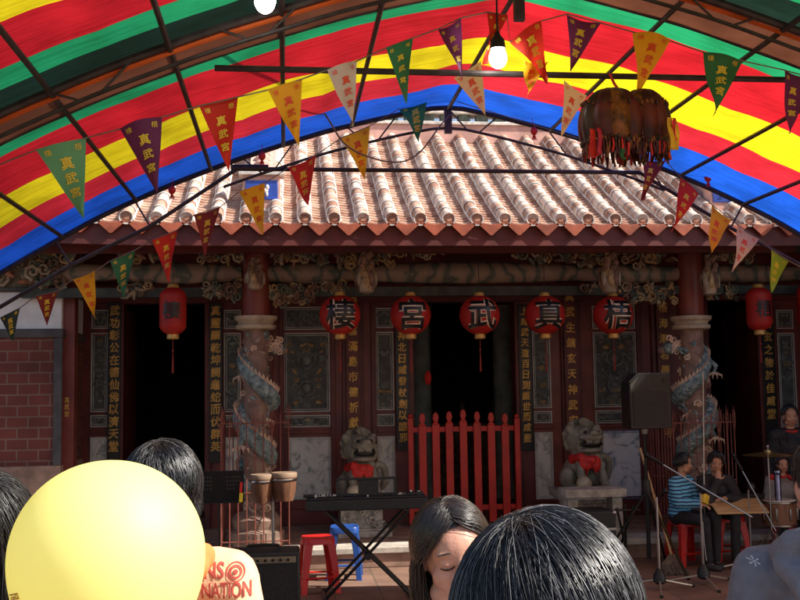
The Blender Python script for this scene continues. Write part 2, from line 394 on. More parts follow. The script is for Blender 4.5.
# -- roof: concave slope from eave to ridge, roll tiles over stepped pan tiles
ez = zw(222, YE, 420); RY = 11.75; rz = zw(139, RY, 440)
def slope(t):                                            # t = 0 eave ... 1 ridge
    y = YE + (RY - YE) * t; z = ez + (rz - ez) * (0.86 * t + 0.14 * t * t); return y, z
RX0, RX1, PITCHX = -4.6, 8.6, 0.2725
offx = P(363, 213, YE).x % PITCHX
rows = []
x = RX0 - (RX0 % PITCHX) + offx
while x < RX1: rows.append(x); x += PITCHX
def lift(x):                                             # the eave sweeps up gently at its ends
    d = abs(x - 1.9); return 0.012 * max(0, d - 2.6) ** 2
rng = random.Random(3)
roof = MB()
NC = 34
for x in rows:                                           # pan tiles, one step per course
    for k in range(NC):
        t0, t1 = k / NC, (k + 1) / NC + 0.012
        y0, z0 = slope(t0); y1, z1 = slope(min(1, t1)); xa, xb = x + 0.03, x + PITCHX - 0.03; l = lift(x)
        j = rng.uniform(-0.008, 0.008)
        vs = []
        for i in range(5):
            u = i / 4; xx = xa + (xb - xa) * u; dz = -0.03 * (1 - (2 * u - 1) ** 2) + l
            vs += [(xx, y0 + j, z0 + 0.016 + dz), (xx, y0 + j, z0 - 0.004 + dz), (xx, y1, z1 + dz)]
        fs = []
        for i in range(4):
            a = i * 3; fs += [(a + 1, a + 4, a + 3, a), (a, a + 3, a + 5, a + 2)]
        roof.cur = 0; roof.add(vs, fs)
NR = 13
for x in rows:                                           # roll tiles with mortared joints
    l = lift(x); wob = rng.uniform(-0.006, 0.006)
    for k in range(NR):
        t0, t1 = k / NR, (k + 1) / NR
        y0, z0 = slope(t0); y1, z1 = slope(t1)
        a = V((x + wob * k / NR, y0, z0 + 0.028 + l)); b = V((x + wob * (k + 1) / NR, y1, z1 + 0.028 + l))
        r = 0.058 + rng.uniform(-0.002, 0.002)
        d = (b - a).normalized(); up = d.cross(V((-1, 0, 0)))
        if up.z < 0: up = -up
        sx = V((1, 0, 0))
        ring = lambda p, rr: [p + sx * rr * math.cos(R_(q)) + up * rr * math.sin(R_(q)) for q in (-25, 5, 35, 62, 90, 118, 145, 175, 205)]
        vs = ring(a, r + 0.004) + ring(a + (b - a) * 0.9, r - 0.003) + ring(b, r - 0.005)
        roof.cur = 1 if rng.random() < 0.6 else 0
        roof.add(vs, [(i * 9 + j, i * 9 + j + 1, (i + 1) * 9 + j + 1, (i + 1) * 9 + j) for i in range(2) for j in range(8)] + [tuple(reversed(range(9)))])
        if k:
            roof.cur = 2; p = a
            vs = ring(p - d * 0.012, r + 0.002) + ring(p, r + 0.006 + rng.uniform(0, .005)) + ring(p + d * 0.016, r + 0.001)
            roof.add(vs, [(i * 9 + j, i * 9 + j + 1, (i + 1) * 9 + j + 1, (i + 1) * 9 + j) for i in range(2) for j in range(8)])
    for sg in (-1, 1):                                   # lime fillet down each side
        pts = []
        for k in range(18):
            y, z = slope(k / 17); pts.append((x + sg * (0.060 + rng.uniform(-.004, .004)) + wob * k / 17, y + 0.01, z + 0.008 + l))
        roof.cur = 2; roof.tube(pts, [rng.uniform(0.009, 0.016) for _ in pts], 5)
    # eave cap: disc with a raised pale rim
    y0, z0 = slope(0); c = V((x, y0 - 0.012, z0 + 0.028 + l))
    circ = lambda r, y: [(c.x + r * math.cos(6.2832 * q / 18), y, c.z + r * math.sin(6.2832 * q / 18)) for q in range(18)]
    roof.cur = 2; vs = circ(0.065, c.y + 0.05) + circ(0.065, c.y) + circ(0.054, c.y) + circ(0.054, c.y + 0.012)
    roof.add(vs, [(i * 18 + q, (i + 1) * 18 + q, (i + 1) * 18 + (q + 1) % 18, i * 18 + (q + 1) % 18) for i in range(3) for q in range(18)])
    roof.cur = 3; roof.add(circ(0.054, c.y + 0.012) + circ(0.03, c.y + 0.012) + circ(0.024, c.y + 0.004),
                           [(q, q + 18, (q + 1) % 18 + 18, (q + 1) % 18) for q in range(18)] + [(q + 18, q + 36, (q + 1) % 18 + 36, (q + 1) % 18 + 18) for q in range(18)] + [tuple(36 + q for q in reversed(range(18)))])
# the far slope and the underside close the roof
roof.cur = 0
roof.add([(RX0, RY + 0.1, rz), (RX1, RY + 0.1, rz), (RX1, RY + 5.2, ez - 0.1), (RX0, RY + 5.2, ez - 0.1)], [(0, 1, 2, 3)])
roof.cur = 4
ya, za = slope(0.02); yb, zb = slope(1.0)
roof.add([(RX0, ya, za - 0.13), (RX1, ya, za - 0.13), (RX1, yb, zb - 0.17), (RX0, yb, zb - 0.17)], [(0, 1, 2, 3)])
roof.build('roof', [TILE, ROLL, MORT, TERRA, REDD], temple, smooth=50)
# drip tiles: the pointed tiles between the rolls
mb = MB()
for x in rows:
    y0, z0 = slope(0); l = lift(x); a, b = x + 0.012, x + PITCHX - 0.012; m = (a + b) / 2; j = rng.uniform(-.006, .006)
    zt = z0 - 0.004 + l
    mb.prism([(m - 0.012, zt - 0.125 + j), (m + 0.012, zt - 0.125 + j), (b, zt - 0.018), (b, zt), (m, zt - 0.022), (a, zt), (a, zt - 0.018)], y0 - 0.012, y0 + 0.004)
mb.build('drip_tiles', DRIP, temple, bevel=0.003)
mb = MB()                                                # fascia board under the tiles
n = 40
for i in range(n):
    xa = RX0 + (RX1 - RX0) * i / n; xb = RX0 + (RX1 - RX0) * (i + 1) / n; la, lb = lift(xa), lift(xb)
    zt, zb_ = ez - 0.03, zw(246, YE + 0.06, 420)
    mb.prism([(xa, zb_ + la), (xb, zb_ + lb), (xb, zt + lb), (xa, zt + la)], YE + 0.045, YE + 0.085)
    mb.prism([(xa, zb_ + la), (xb, zb_ + lb), (xb, zb_ + 0.05 + lb), (xa, zb_ + 0.05 + la)], YE + 0.03, YE + 0.043)
mb.build('fascia', FASC, temple)
FZ = zw(246, YE + 0.06, 420)
mb = MB()                                                # rafters under the eave
x = RX0 + 0.1
while x < RX1:
    mb.obox(Matrix.Translation((x, 10.55, slope(0.51)[1] - 0.125)) @ Matrix.Rotation(math.atan2(rz - ez, RY - YE), 4, 'X'), 0.035, 1.25, 0.04); x += 0.24
mb.build('rafters', REDD, temple)
# main ridge with decoration
mb = MB(); h0 = rz - 0.1
mb.box(RX0, RX1, RY - 0.06, RY + 0.16, h0, rz + 0.16); mb.cur = 1; mb.box(RX0, RX1, RY - 0.085, RY + 0.185, rz + 0.161, rz + 0.20)
mb.cur = 2
for i in range(60):
    xx = RX0 + 0.1 + i * 0.22; mb.box(xx, xx + 0.14, RY - 0.03, RY + 0.1, rz + 0.201, rz + 0.30)
mb.cur = 1; mb.box(RX0, RX1, RY - 0.085, RY + 0.185, rz + 0.301, rz + 0.35); mb.cur = 3
carve(mb, 0.6, 3.2, rz + 0.38, rz + 0.55, RY + 0.05, 60, rng, 4, 0.07)
mb.build('ridge', [PINK, MORT, CRV1, WHITE], temple, bevel=0.006)
# sloping ridges with blue-glazed end boxes
for px, py in ((262, 205), (722, 213)):
    p = P(px, py, YE + 0.5); xx = p.x
    mb = MB()
    for k in range(14):
        y0, z0 = slope(0.2 + 0.8 * k / 14); y1, z1 = slope(0.2 + 0.8 * (k + 1) / 14)
        l = lift(xx)
        mb.add([(xx + dx, y, z + dz + l) for y, z in ((y0, z0), (y1, z1)) for dx, dz in ((-0.13, 0), (0.13, 0), (0.13, 0.22), (-0.13, 0.22))],
               [(0, 1, 5, 4), (1, 2, 6, 5), (2, 3, 7, 6), (3, 0, 4, 7)] + ([(3, 2, 1, 0)] if k == 0 else []))
    for k in range(12):
        y0, z0 = slope(0.2 + 0.8 * k / 12); mb.ell((xx, y0 + 0.05, z0 + 0.24 + lift(xx)), (0.10, 0.11, 0.06), 8, 5)
    rd = mb.build('sloping_ridge', PINK, temple)
    y0, z0 = slope(0.17); z0 += lift(xx)
    mb = MB(); mb.box(xx - 0.18, xx + 0.18, y0 - 0.05, y0 + 0.12, z0 - 0.03, z0 + 0.30); mb.cur = 1
    mb.box(xx - 0.22, xx + 0.22, y0 - 0.09, y0 + 0.14, z0 + 0.301, z0 + 0.35); mb.box(xx - 0.2, xx + 0.2, y0 - 0.07, y0 + 0.12, z0 - 0.06, z0 - 0.031)
    mb.cur = 2; mb.box(xx - 0.155, xx + 0.155, y0 - 0.062, y0 - 0.051, z0 + 0.06, z0 + 0.25); mb.cur = 1
    mb.ell((xx + 0.02, y0 - 0.066, z0 + 0.15), (0.05, 0.012, 0.025), 8, 5); mb.ell((xx + 0.055, y0 - 0.066, z0 + 0.18), (0.02, 0.012, 0.03), 8, 5)
    mb.ell((xx - 0.05, y0 - 0.066, z0 + 0.13), (0.03, 0.012, 0.014), 8, 5); mb.ell((xx + 0.05, y0 - 0.066, z0 + 0.115), (0.014, 0.012, 0.03), 8, 5)
    mb.build('glazed_box', [PINK, MORT, BLUEP], rd, bevel=0.004)

# -- door wall with three openings
WT = ez + 0.05
def X(px): return xw(px, YW)
cuts = [(-60, 121), (208, 411), (518, 707), (761, 900)]
mb = MB()
for a, b in cuts: mb.box(X(a), X(b), YW, YW + 0.16, PZ, WT)
zl = zw(302, YW)
for a, b in ((121, 208), (411, 518), (707, 761)): mb.box(X(a), X(b), YW + 0.002, YW + 0.158, zl, WT)
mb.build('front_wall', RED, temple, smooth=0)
mb = MB(); mb.box(X(60), X(820), YW - 0.05, YW - 0.003, zw(302, YW), zw(283, YW)); mb.build('lintel', REDD, temple, bevel=0.006)
for px in (121, 208, 411, 518, 707, 761):
    mb = MB(); mb.box(X(px) - 0.035, X(px) + 0.035, YW - 0.06, YW + 0.17, PZ, zl - 0.002); mb.build('door_post', REDD, temple, bevel=0.006)
for px in (270, 282, 333, 345, 361, 374, 564, 579, 640, 655):
    mb = MB(); mb.box(X(px) - 0.03, X(px) + 0.03, YW - 0.04, YW - 0.001, PZ, zl - 0.002); mb.build('wall_stile', REDD, temple, bevel=0.006)
for a, b in ((122.5, 206.5), (412.5, 516.5), (708.5, 759.5)):
    mb = MB(); mb.box(X(a), X(b), YW + 0.02, YW + 0.13, PZ, PZ + 0.12); mb.build('threshold', REDD, temple, bevel=0.006)
for a, b in ((283, 332), (375, 395), (532, 552), (593, 638), (91, 108), (224, 240), (778, 798)):   # rails between the panels
    for py in (331, 429, 503):
        mb = MB(); mb.box(X(a) - .02, X(b) + .02, YW - 0.025, YW - 0.001, zw(py, YW) - 0.02, zw(py, YW) + 0.015); mb.build('wall_rail', RED, temple, bevel=0.004)
# the dim hall behind
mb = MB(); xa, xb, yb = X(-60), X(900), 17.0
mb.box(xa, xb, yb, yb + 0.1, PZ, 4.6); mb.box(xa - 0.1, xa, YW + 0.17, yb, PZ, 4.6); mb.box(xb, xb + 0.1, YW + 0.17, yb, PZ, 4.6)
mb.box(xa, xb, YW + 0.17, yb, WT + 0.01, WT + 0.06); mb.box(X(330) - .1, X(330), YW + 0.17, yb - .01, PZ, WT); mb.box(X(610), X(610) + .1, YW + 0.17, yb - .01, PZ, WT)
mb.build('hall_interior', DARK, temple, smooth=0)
for px in (503, 421):
    mb = MB(); mb.lathe((P(px, 370, 14).x, 14.0, PZ), [(0.2, 0), (0.2, 0.2), (0.14, 0.25), (0.14, 2.6), (0.18, 2.7)], 16)
    mb.build('hall_column', mat('dim_green_stone', (0.34, 0.38, 0.36), 0.6), temple)
mb = MB(); p = P(465, 440, 15.0); mb.box(p.x - 0.9, p.x + 0.9, 15, 15.6, PZ + 0.9, PZ + 1.0); mb.box(p.x - 0.8, p.x + 0.8, 15.05, 15.5, PZ, PZ + 0.899)
carve(mb, p.x - 0.8, p.x + 0.8, PZ + 0.3, PZ + 0.8, 15.03, 40, rng, 1, 0.08)
for q in (-0.5, 0.0, 0.5): mb.lathe((p.x + q, 15.2, PZ + 1.001), [(0.07, 0), (0.03, 0.1), (0.05, 0.3), (0.015, 0.34)], 10)
mb.build('altar', CRV3, temple)
mb = MB(); p = P(428, 378, 13.5); mb.lathe(p - V((0, 0, .09)), [(0.02, 0), (0.035, 0.03), (0.05, 0.09), (0.035, 0.15), (0.02, 0.18)], 12) 
mb.build('altar_lamp', mat('altar_lamp_red', (0.5, 0.02, 0.015), 0.4, emit=0.06), temple)
# dark door leaves folded inside the side openings
for px in (122, 207, 708, 760):
    mb = MB(); mb.box(X(px) - 0.02, X(px) + 0.02, YW + 0.2, YW + 0.95, PZ + 0.05, zl - 0.05); mb.build('door_leaf', REDD, temple)

# -- panels
def panel(x0, x1, y0, y1, fmat, imat, relief=0, name='carved_panel', seed=0, line=0.014):
    xa, xb, za, zb = X(x0), X(x1), zw(y1, YW, (x0 + x1) / 2), zw(y0, YW, (x0 + x1) / 2)
    r = random.Random(seed); mb = MB()
    mb.box(xa + line, xb - line, YW - 0.016, YW - 0.001, za + line, zb - line)
    if relief:
        cx, cz, hw, hh = (xa + xb) / 2, (za + zb) / 2, (xb - xa) / 2 - 0.05, (zb - za) / 2 - 0.05
        mb.cur = 1
        for i in range(relief):                           # symmetric carving
            u, v = r.uniform(0.02, 1), r.uniform(-1, 1); s = r.uniform(0.02, 0.05); k = r.random(); mb.cur = 1 if r.random() < .8 else 2
            for sg in (-1, 1):
                c = (cx + sg * u * hw, YW - 0.018, cz + v * hh)
                if k < 0.6: scroll(mb, c, s, random.Random(i), w=s * 0.28)
                else: mb.ell(c, (s, 0.018, s * 0.5), 7, 5, Matrix.Rotation(sg * k * 9, 3, 'Y'))
        if relief > 30:
            mb.cur = 1
            for zc, rr in ((cz + hh * 0.35, 0.10), (cz - hh * 0.45, 0.09)):
                pts = [(cx + rr * math.cos(a * 6.283 / 20), YW - 0.03, zc + rr * math.sin(a * 6.283 / 20)) for a in range(21)]
                mb.tube(pts, 0.012, 5); mb.ell((cx, YW - 0.025, zc), (0.05, 0.03, 0.06), 8, 6)
    o = mb.build(name, [imat, RELIEF, CRV2], temple)
    fr = MB()
    for g, tck in ((0.0, line), (line * 1.9, line * 0.5)):
        a, b, c, d = xa + g, xb - g, za + g, zb - g; dp = 0.03 - g * 0.3
        fr.box(a, b, YW - dp, YW - 0.017, d - tck, d); fr.box(a, b, YW - dp, YW - 0.017, c, c + tck)
        fr.box(a, a + tck, YW - dp, YW - 0.017, c + tck, d - tck); fr.box(b - tck, b, YW - dp, YW - 0.017, c + tck, d - tck)
    fr.build('frame', fmat, o, smooth=0)
    return o
panel(284, 329, 307, 330, FRAME, PANEL, 10, seed=1); panel(284, 330, 333, 412, FRAME, PANEL, 46, seed=2); panel(284, 330, 415, 427, FRAME, PANEL, 6, seed=3)
panel(288, 331, 437, 499, FRAME, PICT, 0, 'stone_panel')
panel(376, 394, 308, 328, FRAME, PANEL, 4, seed=4); panel(376, 394, 332, 410, FRAME, PANEL, 16, seed=5); panel(376, 394, 414, 426, FRAME, PANEL, 4, seed=6)
panel(376, 394, 436, 499, FRAME, PICT, 0, 'stone_panel')
panel(533, 551, 308, 327, FRAME, PANEL, 4, seed=7); panel(533, 551, 331, 408, FRAME, PANEL, 16, seed=8); panel(533, 551, 411, 423, FRAME, PANEL, 4, seed=9)
panel(533, 551, 432, 499, FRAME, PICT, 0, 'stone_panel')
panel(594, 637, 306, 329, FRAME, PANEL, 10, seed=10); panel(594, 637, 332, 407, FRAME, PANEL, 46, seed=11); panel(594, 637, 410, 423, FRAME, PANEL, 6, seed=12)
panel(598, 641, 430, 499, mat('blue_frame_line', (0.16, 0.20, 0.34), 0.5, 0.15, 8), PICTB, 0, 'stone_panel')
for x0, sd in ((91, 20), (224, 30), (779, 40)):
    panel(x0, x0 + 17, 310, 329, FRAME, PANEL, 4, seed=sd); panel(x0, x0 + 17, 333, 412, FRAME, PANEL, 16, seed=sd + 1)
    panel(x0, x0 + 17, 415, 427, FRAME, PANEL, 4, seed=sd + 2); panel(x0, x0 + 17, 437, 499, FRAME, PICT, 0, 'stone_panel')

# -- couplets: gold characters on narrow black boards
def couplet(cx, w, y0, y1, text, c0, c1):
    """board between photo rows y0..y1, characters spread over c0..c1"""
    mb = MB(); xa, xb = X(cx - w / 2), X(cx + w / 2)
    mb.box(xa, xb, YW - 0.075, YW - 0.062, zw(y1, YW, cx), zw(y0, YW, cx))
    b = mb.build('couplet_board', BLACK if w < 13.5 else REDD, temple, bevel=0.004)
    t = MB(); n = len(text); s = min(abs(c1 - c0) / n * 0.84, 10.5) / 1000 * YW
    for i, ch in enumerate(text):
        zc = zw(c0 + (i + 0.5) * (c1 - c0) / n, YW, cx); xc = (xa + xb) / 2
        sl = random.Random(i * 7 + cx).uniform(-0.12, 0.12)
        write(t, ch, lambda u, v: V((xc + u * s * 0.92 + v * 0.06 * s, YW - 0.0785, zc + v * s + u * sl * s * 0.6)), 0.03)
    t.build('lettering', GOLD, b, smooth=0)
couplet(115, 13, 303, 462, '武功彰公在德仙佛以濟天堂', 305, 452)
couplet(216, 13, 303, 462, '真靈顯乾坤調龜蛇而伏群英', 305, 452)
couplet(353, 14, 290, 436, '梧下慕滿島市德祈獻', 293, 430)
couplet(402, 13, 306, 450, '今德神北日威發杖劍以臨邪', 308, 443)
couplet(525, 13, 306, 450, '上威武天道百日到護世而成聖', 306, 443)
couplet(571, 14, 288, 436, '真武生鎮玄天神武安', 289, 428)
couplet(664, 14, 288, 450, '梧海港若德浦耀山河', 300, 440)
couplet(768, 13, 303, 462, '真夜玄之物於佳威堂', 305, 420)
# -- painted beams under the eave
def spindle(px0, px1, py0, py1, Y, name='beam'):
    a, b = xw(px0, Y), xw(px1, Y); zc = (zw(py0, Y, (px0 + px1) / 2) + zw(py1, Y, (px0 + px1) / 2)) / 2; h = abs(zw(py0, Y) - zw(py1, Y)) / 2
    mb = MB(); n = 22; L = b - a
    pts = [(a + L * i / n, Y, zc) for i in range(n + 1)]
    rs = [h * (0.72 + 0.30 * math.sin(math.pi * i / n)) for i in range(n + 1)]
    mb.tube(pts, rs, 14); mb.build(name, BEAM, temple)
spindle(268, 352, 263, 284, YC); spindle(352, 584, 262, 284, YC); spindle(584, 682, 264, 284, YC)
spindle(120, 242, 263, 284, YC); spindle(705, 810, 264, 283, YC); spindle(20, 118, 264, 282, YC)
mb = MB()
mb.box(xw(20, YC), xw(830, YC), YC - 0.05, YC + 0.05, zw(296, YC), zw(287, YC)); mb.box(xw(20, YC), xw(830, YC), YC - 0.06, YC + 0.06, zw(253, YC), FZ + 0.4)
mb.build('tie_beam', mat('dark_green_beam', (0.035, 0.042, 0.038), 0.6, 0.4, 8), temple)
rng = random.Random(8)
def carving(px0, px1, py0, py1, Y, n, size, name='carved_bracket', depth=0.09):
    mb = MB(); r = random.Random(int(px0 * 3 + py0)); xm = (px0 + px1) / 2
    carve(mb, xw(px0, Y), xw(px1, Y), zw(py1, Y, xm), zw(py0, Y, xm), Y, n, r, 4, size, depth)
    mb.build(name, CARVE, temple)
for a, b, c, d, n in ((272, 330, 250, 262, 34), (332, 392, 248, 266, 60), (520, 580, 249, 262, 34), (584, 645, 248, 266, 60), (648, 680, 250, 262, 20),
                      (200, 245, 250, 262, 26), (120, 165, 250, 262, 24), (718, 760, 250, 264, 26), (395, 450, 249, 257, 22)):
    carving(a, b, c, d, YC - 0.12, n, 0.05)
for a, b, c, d, n in ((272, 318, 286, 304, 60), (626, 678, 284, 304, 64), (318, 350, 284, 292, 22), (584, 626, 284, 292, 22), (204, 240, 284, 298, 40), (708, 738, 284, 300, 30),
                      (120, 150, 284, 296, 24)):
    carving(a, b, c, d, YC - 0.02, n, 0.045)
# hanging carved flowers
def hanging_flower(px, py0, py1, w):
    Y = YE + 0.55; p = P(px, (py0 + py1) / 2, Y); zt, zb = zw(py0, Y, px), zw(py1, Y, px); h = zt - zb; r = w / 2000 * Y
    mb = MB(); mb.cur = 0
    mb.lathe((p.x, Y, zb), [(0.25 * r, 0), (0.6 * r, 0.05 * h), (0.75 * r, 0.2 * h), (0.6 * r, 0.5 * h), (0.35 * r, 0.55 * h), (0.35 * r, h)], 12)
    for ring, (zz, rr, s) in enumerate(((0.2, 0.62, 0.5), (0.36, 0.85, 0.55), (0.52, 0.62, 0.5))):
        for k in range(9):
            a = 6.283 * (k + ring * 0.5) / 9; mb.cur = (k + ring) % 3
            rot = Matrix.Rotation(a, 3, 'Z') @ Matrix.Rotation(R_((14, 0, -16)[ring]), 3, 'Y')
            mb.ell((p.x + rr * r * math.cos(a), Y + rr * r * math.sin(a), zb + zz * h), (0.16 * r, 0.24 * r, s * h * 0.34), 8, 6, rot)
    mb.cur = 2
    for k in range(7): mb.ell((p.x + r * random.Random(k).uniform(-.5, .5), Y - 0.5 * r, zb + h * (0.62 + 0.05 * k)), (0.3 * r, 0.3 * r, 0.1 * h), 7, 5)
    mb.build('hanging_flower', [CRV4, CRV2, CRV3], temple)
hanging_flower(255, 258, 290, 22); hanging_flower(366, 252, 294, 24); hanging_flower(609, 252, 294, 24); hanging_flower(709, 255, 296, 22)
mb = MB()
Y = YE + 0.55; mb.box(xw(40, Y), xw(800, Y), Y - 0.05, Y + 0.05, zw(253, Y), FZ + 0.25)
mb.build('eave_purlin', REDD, temple)

# -- dragon columns
def dragon_column(px, hand):
    base = V((xw(px, YC, 350), YC, PZ)); zc0, zc1 = zw(329, YC, px), zw(316, YC, px); x, y = base.x, base.y
    mb = MB(); mb.lathe((x, y, zc1), [(0.145, 0), (0.145, FZ + 0.35 - zc1)], 20)
    col = mb.build('column', RED, temple)
    mb = MB(); h = zc1 - zc0
    mb.lathe((x, y, zc0), [(0.17, -0.01), (0.20, 0.0), (0.205, 0.25 * h), (0.175, 0.35 * h), (0.185, 0.55 * h), (0.215, 0.7 * h), (0.22, 0.95 * h), (0.16, h)], 24)
    mb.build('capital', CAPM, col)
    mb = MB(); mb.lathe((x, y, PZ), [(0.28, 0), (0.28, 0.14), (0.23, 0.17), (0.25, 0.26), (0.2, 0.32), (0.135, 0.34), (0.125, zc0 - PZ)], 20)
    mb.build('shaft', SHAFT, col)
    # the dragon: a thick spiral round the shaft with a crest
    r = random.Random(px); mb = MB(); H = zc0 - PZ; n = 90; pts, rs, crest = [], [], []
    T0 = 0.05
    for i in range(n + 1):
        t = i / n; a = hand * (2 * math.pi * 2.6 * t) + (R_(-60) if hand > 0 else R_(240))
        rad = 0.145 + 0.02 * math.sin(t * 21); z = PZ + 0.55 + (H - 0.68) * t + 0.07 * math.sin(t * 17)
        pts.append(V((x + rad * math.cos(a), y + rad * math.sin(a), z))); rs.append(0.030 + 0.062 * math.sin(math.pi * min(1, t * 0.85 + 0.12)) ** 0.7)
        crest.append(V((math.cos(a), math.sin(a), 0)))
    mb.tube(pts, rs, 12)
    mb.cur = 1
    for i in range(2, n - 2):                            # pale spines along the outer edge
        o = (crest[i] * 0.55 + V((0, 0, 0.85))).normalized(); c = pts[i] + o * rs[i] * 0.95
        d = (pts[i + 1] - pts[i - 1]).normalized(); s = rs[i] * 0.62
        mb.add([c - d * s * 0.75 + crest[i] * 0.012, c + d * s * 0.75 + crest[i] * 0.012, c + d * s * 0.75 - crest[i] * 0.012, c - d * s * 0.75 - crest[i] * 0.012, c + o * s * 1.25 + d * s * 0.5],
               [(0, 1, 4), (1, 2, 4), (2, 3, 4), (3, 0, 4)])
        c2 = pts[i] - o * rs[i] * 0.92
        if i % 2 == 0: mb.ell(c2, (0.03, 0.03, 0.022), 7, 5)
    # head near the top, legs and claws
    hp = pts[-1]
    mb.cur = 0; mb.ell(hp + crest[-1] * 0.06, (0.10, 0.10, 0.075), 10, 7); mb.cur = 2
    mb.ell(hp + crest[-1] * 0.14 - V((0, 0, 0.02)), (0.06, 0.06, 0.045), 9, 6); mb.cur = 1
    for k in range(10): scroll(mb, hp + crest[-1] * 0.05 + V((r.uniform(-.1, .1), -0.08, r.uniform(-.05, .1))), 0.045, r, w=0.012)
    for i in (18, 36, 58, 76):
        mb.cur = 0; q = pts[i]; e = q + crest[i] * 0.05 + V((r.uniform(-.09, .09), -0.02, -0.11)); f = e + V((r.uniform(-.08, .08), -0.03, -0.07))
        mb.caps(q, e, 0.034, 0.024, 8); mb.caps(e, f, 0.024, 0.018, 8); mb.cur = 1
        for k in range(4): mb.tube([f, f + V((0.05 * (k - 1.5), -0.03, -0.035)), f + V((0.055 * (k - 1.5), -0.025, -0.075))], [0.014, 0.011, 0.002], 6)
    dr = mb.build('dragon', [TEAL, CREST, CLOUD], col)
    mb = MB()                                            # clouds, figures and waves carved on the shaft
    for k in range(150):
        a = r.uniform(0, 6.283); z = PZ + 0.36 + (H - 0.40) * r.random() ** 1.25; rad = 0.116; c = V((x + rad * math.cos(a), y + rad * math.sin(a), z))
        mb.cur = r.choice((0, 0, 1, 2)); s = r.uniform(0.022, 0.05) * (1.2 if z < PZ + 1.1 else 1.0)
        rot = Matrix.Rotation(a, 3, 'Z') @ Matrix.Rotation(r.uniform(0, 3), 3, 'X')
        mb.ell(c, (s * 0.7, s, s * 0.5), 8, 5, rot)
        if k % 2 and math.sin(a) < 0.2: scroll(mb, c + V((0.03 * math.cos(a), 0.03 * math.sin(a), 0)), s, r, w=s * 0.3)
    mb.build('cloud_relief', [CLOUD, CREST, TEAL], col)
dragon_column(256, -1); dragon_column(692, 1)

# -- red side posts at the left end, small carved gable decoration
mb = MB(); p = P(68, 400, 10.6); mb.box(p.x - 0.07, p.x + 0.07, 10.55, 10.72, PZ, FZ + 0.3)
sp = mb.build('side_post', RED, temple, bevel=0.008)
t = MB(); 
for i, ch in enumerate('真武宮'): write(t, ch, lambda u, v: V((p.x + u * 0.05, 10.545, zw(400 + i * 7, 10.55, 65) + v * 0.06)), 0.03)
t.build('lettering', GOLD, sp, smooth=0)
carving(40, 70, 242, 262, 10.3, 26, 0.06, depth=0.12); carving(30, 62, 262, 285, 10.3, 40, 0.06, depth=0.12)

# ------------------------------------------------------------------ brick wing left of the porch, added shading hall to the right
def brick_wing(x0, x1, label, letters=False):
    Y = 10.45; w_ = thing('brick_wall', ((x0 + x1) / 2, Y, PZ), label, 'wall')
    z1, z2, z3 = zw(466, Y, 30), zw(338, Y, 30), zw(292, Y, 30)
    mb = MB(); mb.box(x0, x1, Y, Y + 1.1, z1 + 0.001, z2); mb.build('brick_face', BRICK, w_, smooth=0)
    mb = MB(); mb.box(x0 - 0.01, x1 + 0.02, Y - 0.03, Y + 1.1, PZ, z1); mb.build('stone_base', STEPM, w_, bevel=0.01)
    mb = MB(); mb.box(x0 - 0.02, x1 + 0.03, Y - 0.05, Y + 1.1, z2 + 0.001, z2 + 0.09); mb.box(x0 - 0.02, x1 + 0.03, Y - 0.04, Y + 1.1, z3 + 0.001, z3 + 0.05)
    mb.box(x1 - 0.06, x1 + 0.025, Y - 0.035, Y - 0.001, z1, z2); mb.build('dark_moulding', mat('slate_moulding', (0.07, 0.065, 0.065), 0.7), w_, bevel=0.008)
    mb = MB(); mb.box(x0, x1, Y + 0.02, Y + 1.1, z2 + 0.091, z3); mb.build('white_frieze', WHITE, w_, smooth=0)
    mb = MB(); r = random.Random(5)
    carve(mb, x0, x1, z3 + 0.1, z3 + 0.42, Y + 0.02, int(50 * (x1 - x0)), r, 4, 0.07, 0.10); mb.box(x0, x1, Y + 0.05, Y + 1.1, z3 + 0.051, z3 + 0.5)
    mb.build('carved_cornice', [CRV4, CRV2, CRV3, TERRA], w_)
    mb = MB(); x = x0
    z4 = z3 + 0.5
    mb.add([(x0 - .1, Y - 0.35, z4), (x1 + .1, Y - 0.35, z4), (x1 + .1, Y + 1.2, z4 + 0.75), (x0 - .1, Y + 1.2, z4 + 0.75)], [(0, 1, 2, 3)])
    while x < x1:
        mb.tube([(x, Y - 0.38, z4 + 0.02), (x, Y + 1.2, z4 + 0.78)], 0.062, 9); x += 0.27
    mb.build('roof', TERRA, w_)
xr = P(60, 400, 10.45).x
brick_wing(-5.4, xr, 'dark red brick wall with a white frieze at the left end of the temple')
# unseen hall outside the frame, added to keep sun off the right porch
H_ = thing('side_hall', (8.6, 9.8, 0), 'red brick side hall beyond the right edge', 'building')
mb = MB(); mb.box(6.7, 10.5, 7.2, 13.5, 0.301, 4.6); mb.build('wall', BRICK, H_, smooth=0)
mb = MB(); mb.box(6.66, 10.54, 7.16, 13.54, 0, 0.3); mb.build('stone_base', STEPM, H_, bevel=0.01)
mb = MB(); mb.prism([(6.3, 4.55), (8.6, 5.5), (10.9, 4.55), (10.9, 4.7), (8.6, 5.66), (6.3, 4.7)], 7.0, 13.7)
yy = 7.1
while yy < 13.7: mb.tube([(6.28, yy, 4.72), (8.6, yy, 5.68), (10.92, yy, 4.72)], 0.06, 8); yy += 0.28
mb.build('roof', TERRA, H_)
for yy in (8.2, 9.9, 11.6):
    mb = MB(); mb.box(6.68, 6.699, yy, yy + 0.9, 1.3, 2.6)
    for k in range(6): mb.tube([(6.66, yy + 0.08 + k * 0.15, 1.3), (6.66, yy + 0.08 + k * 0.15, 2.6)], 0.025, 7)
    mb.build('window', CRV1, H_)

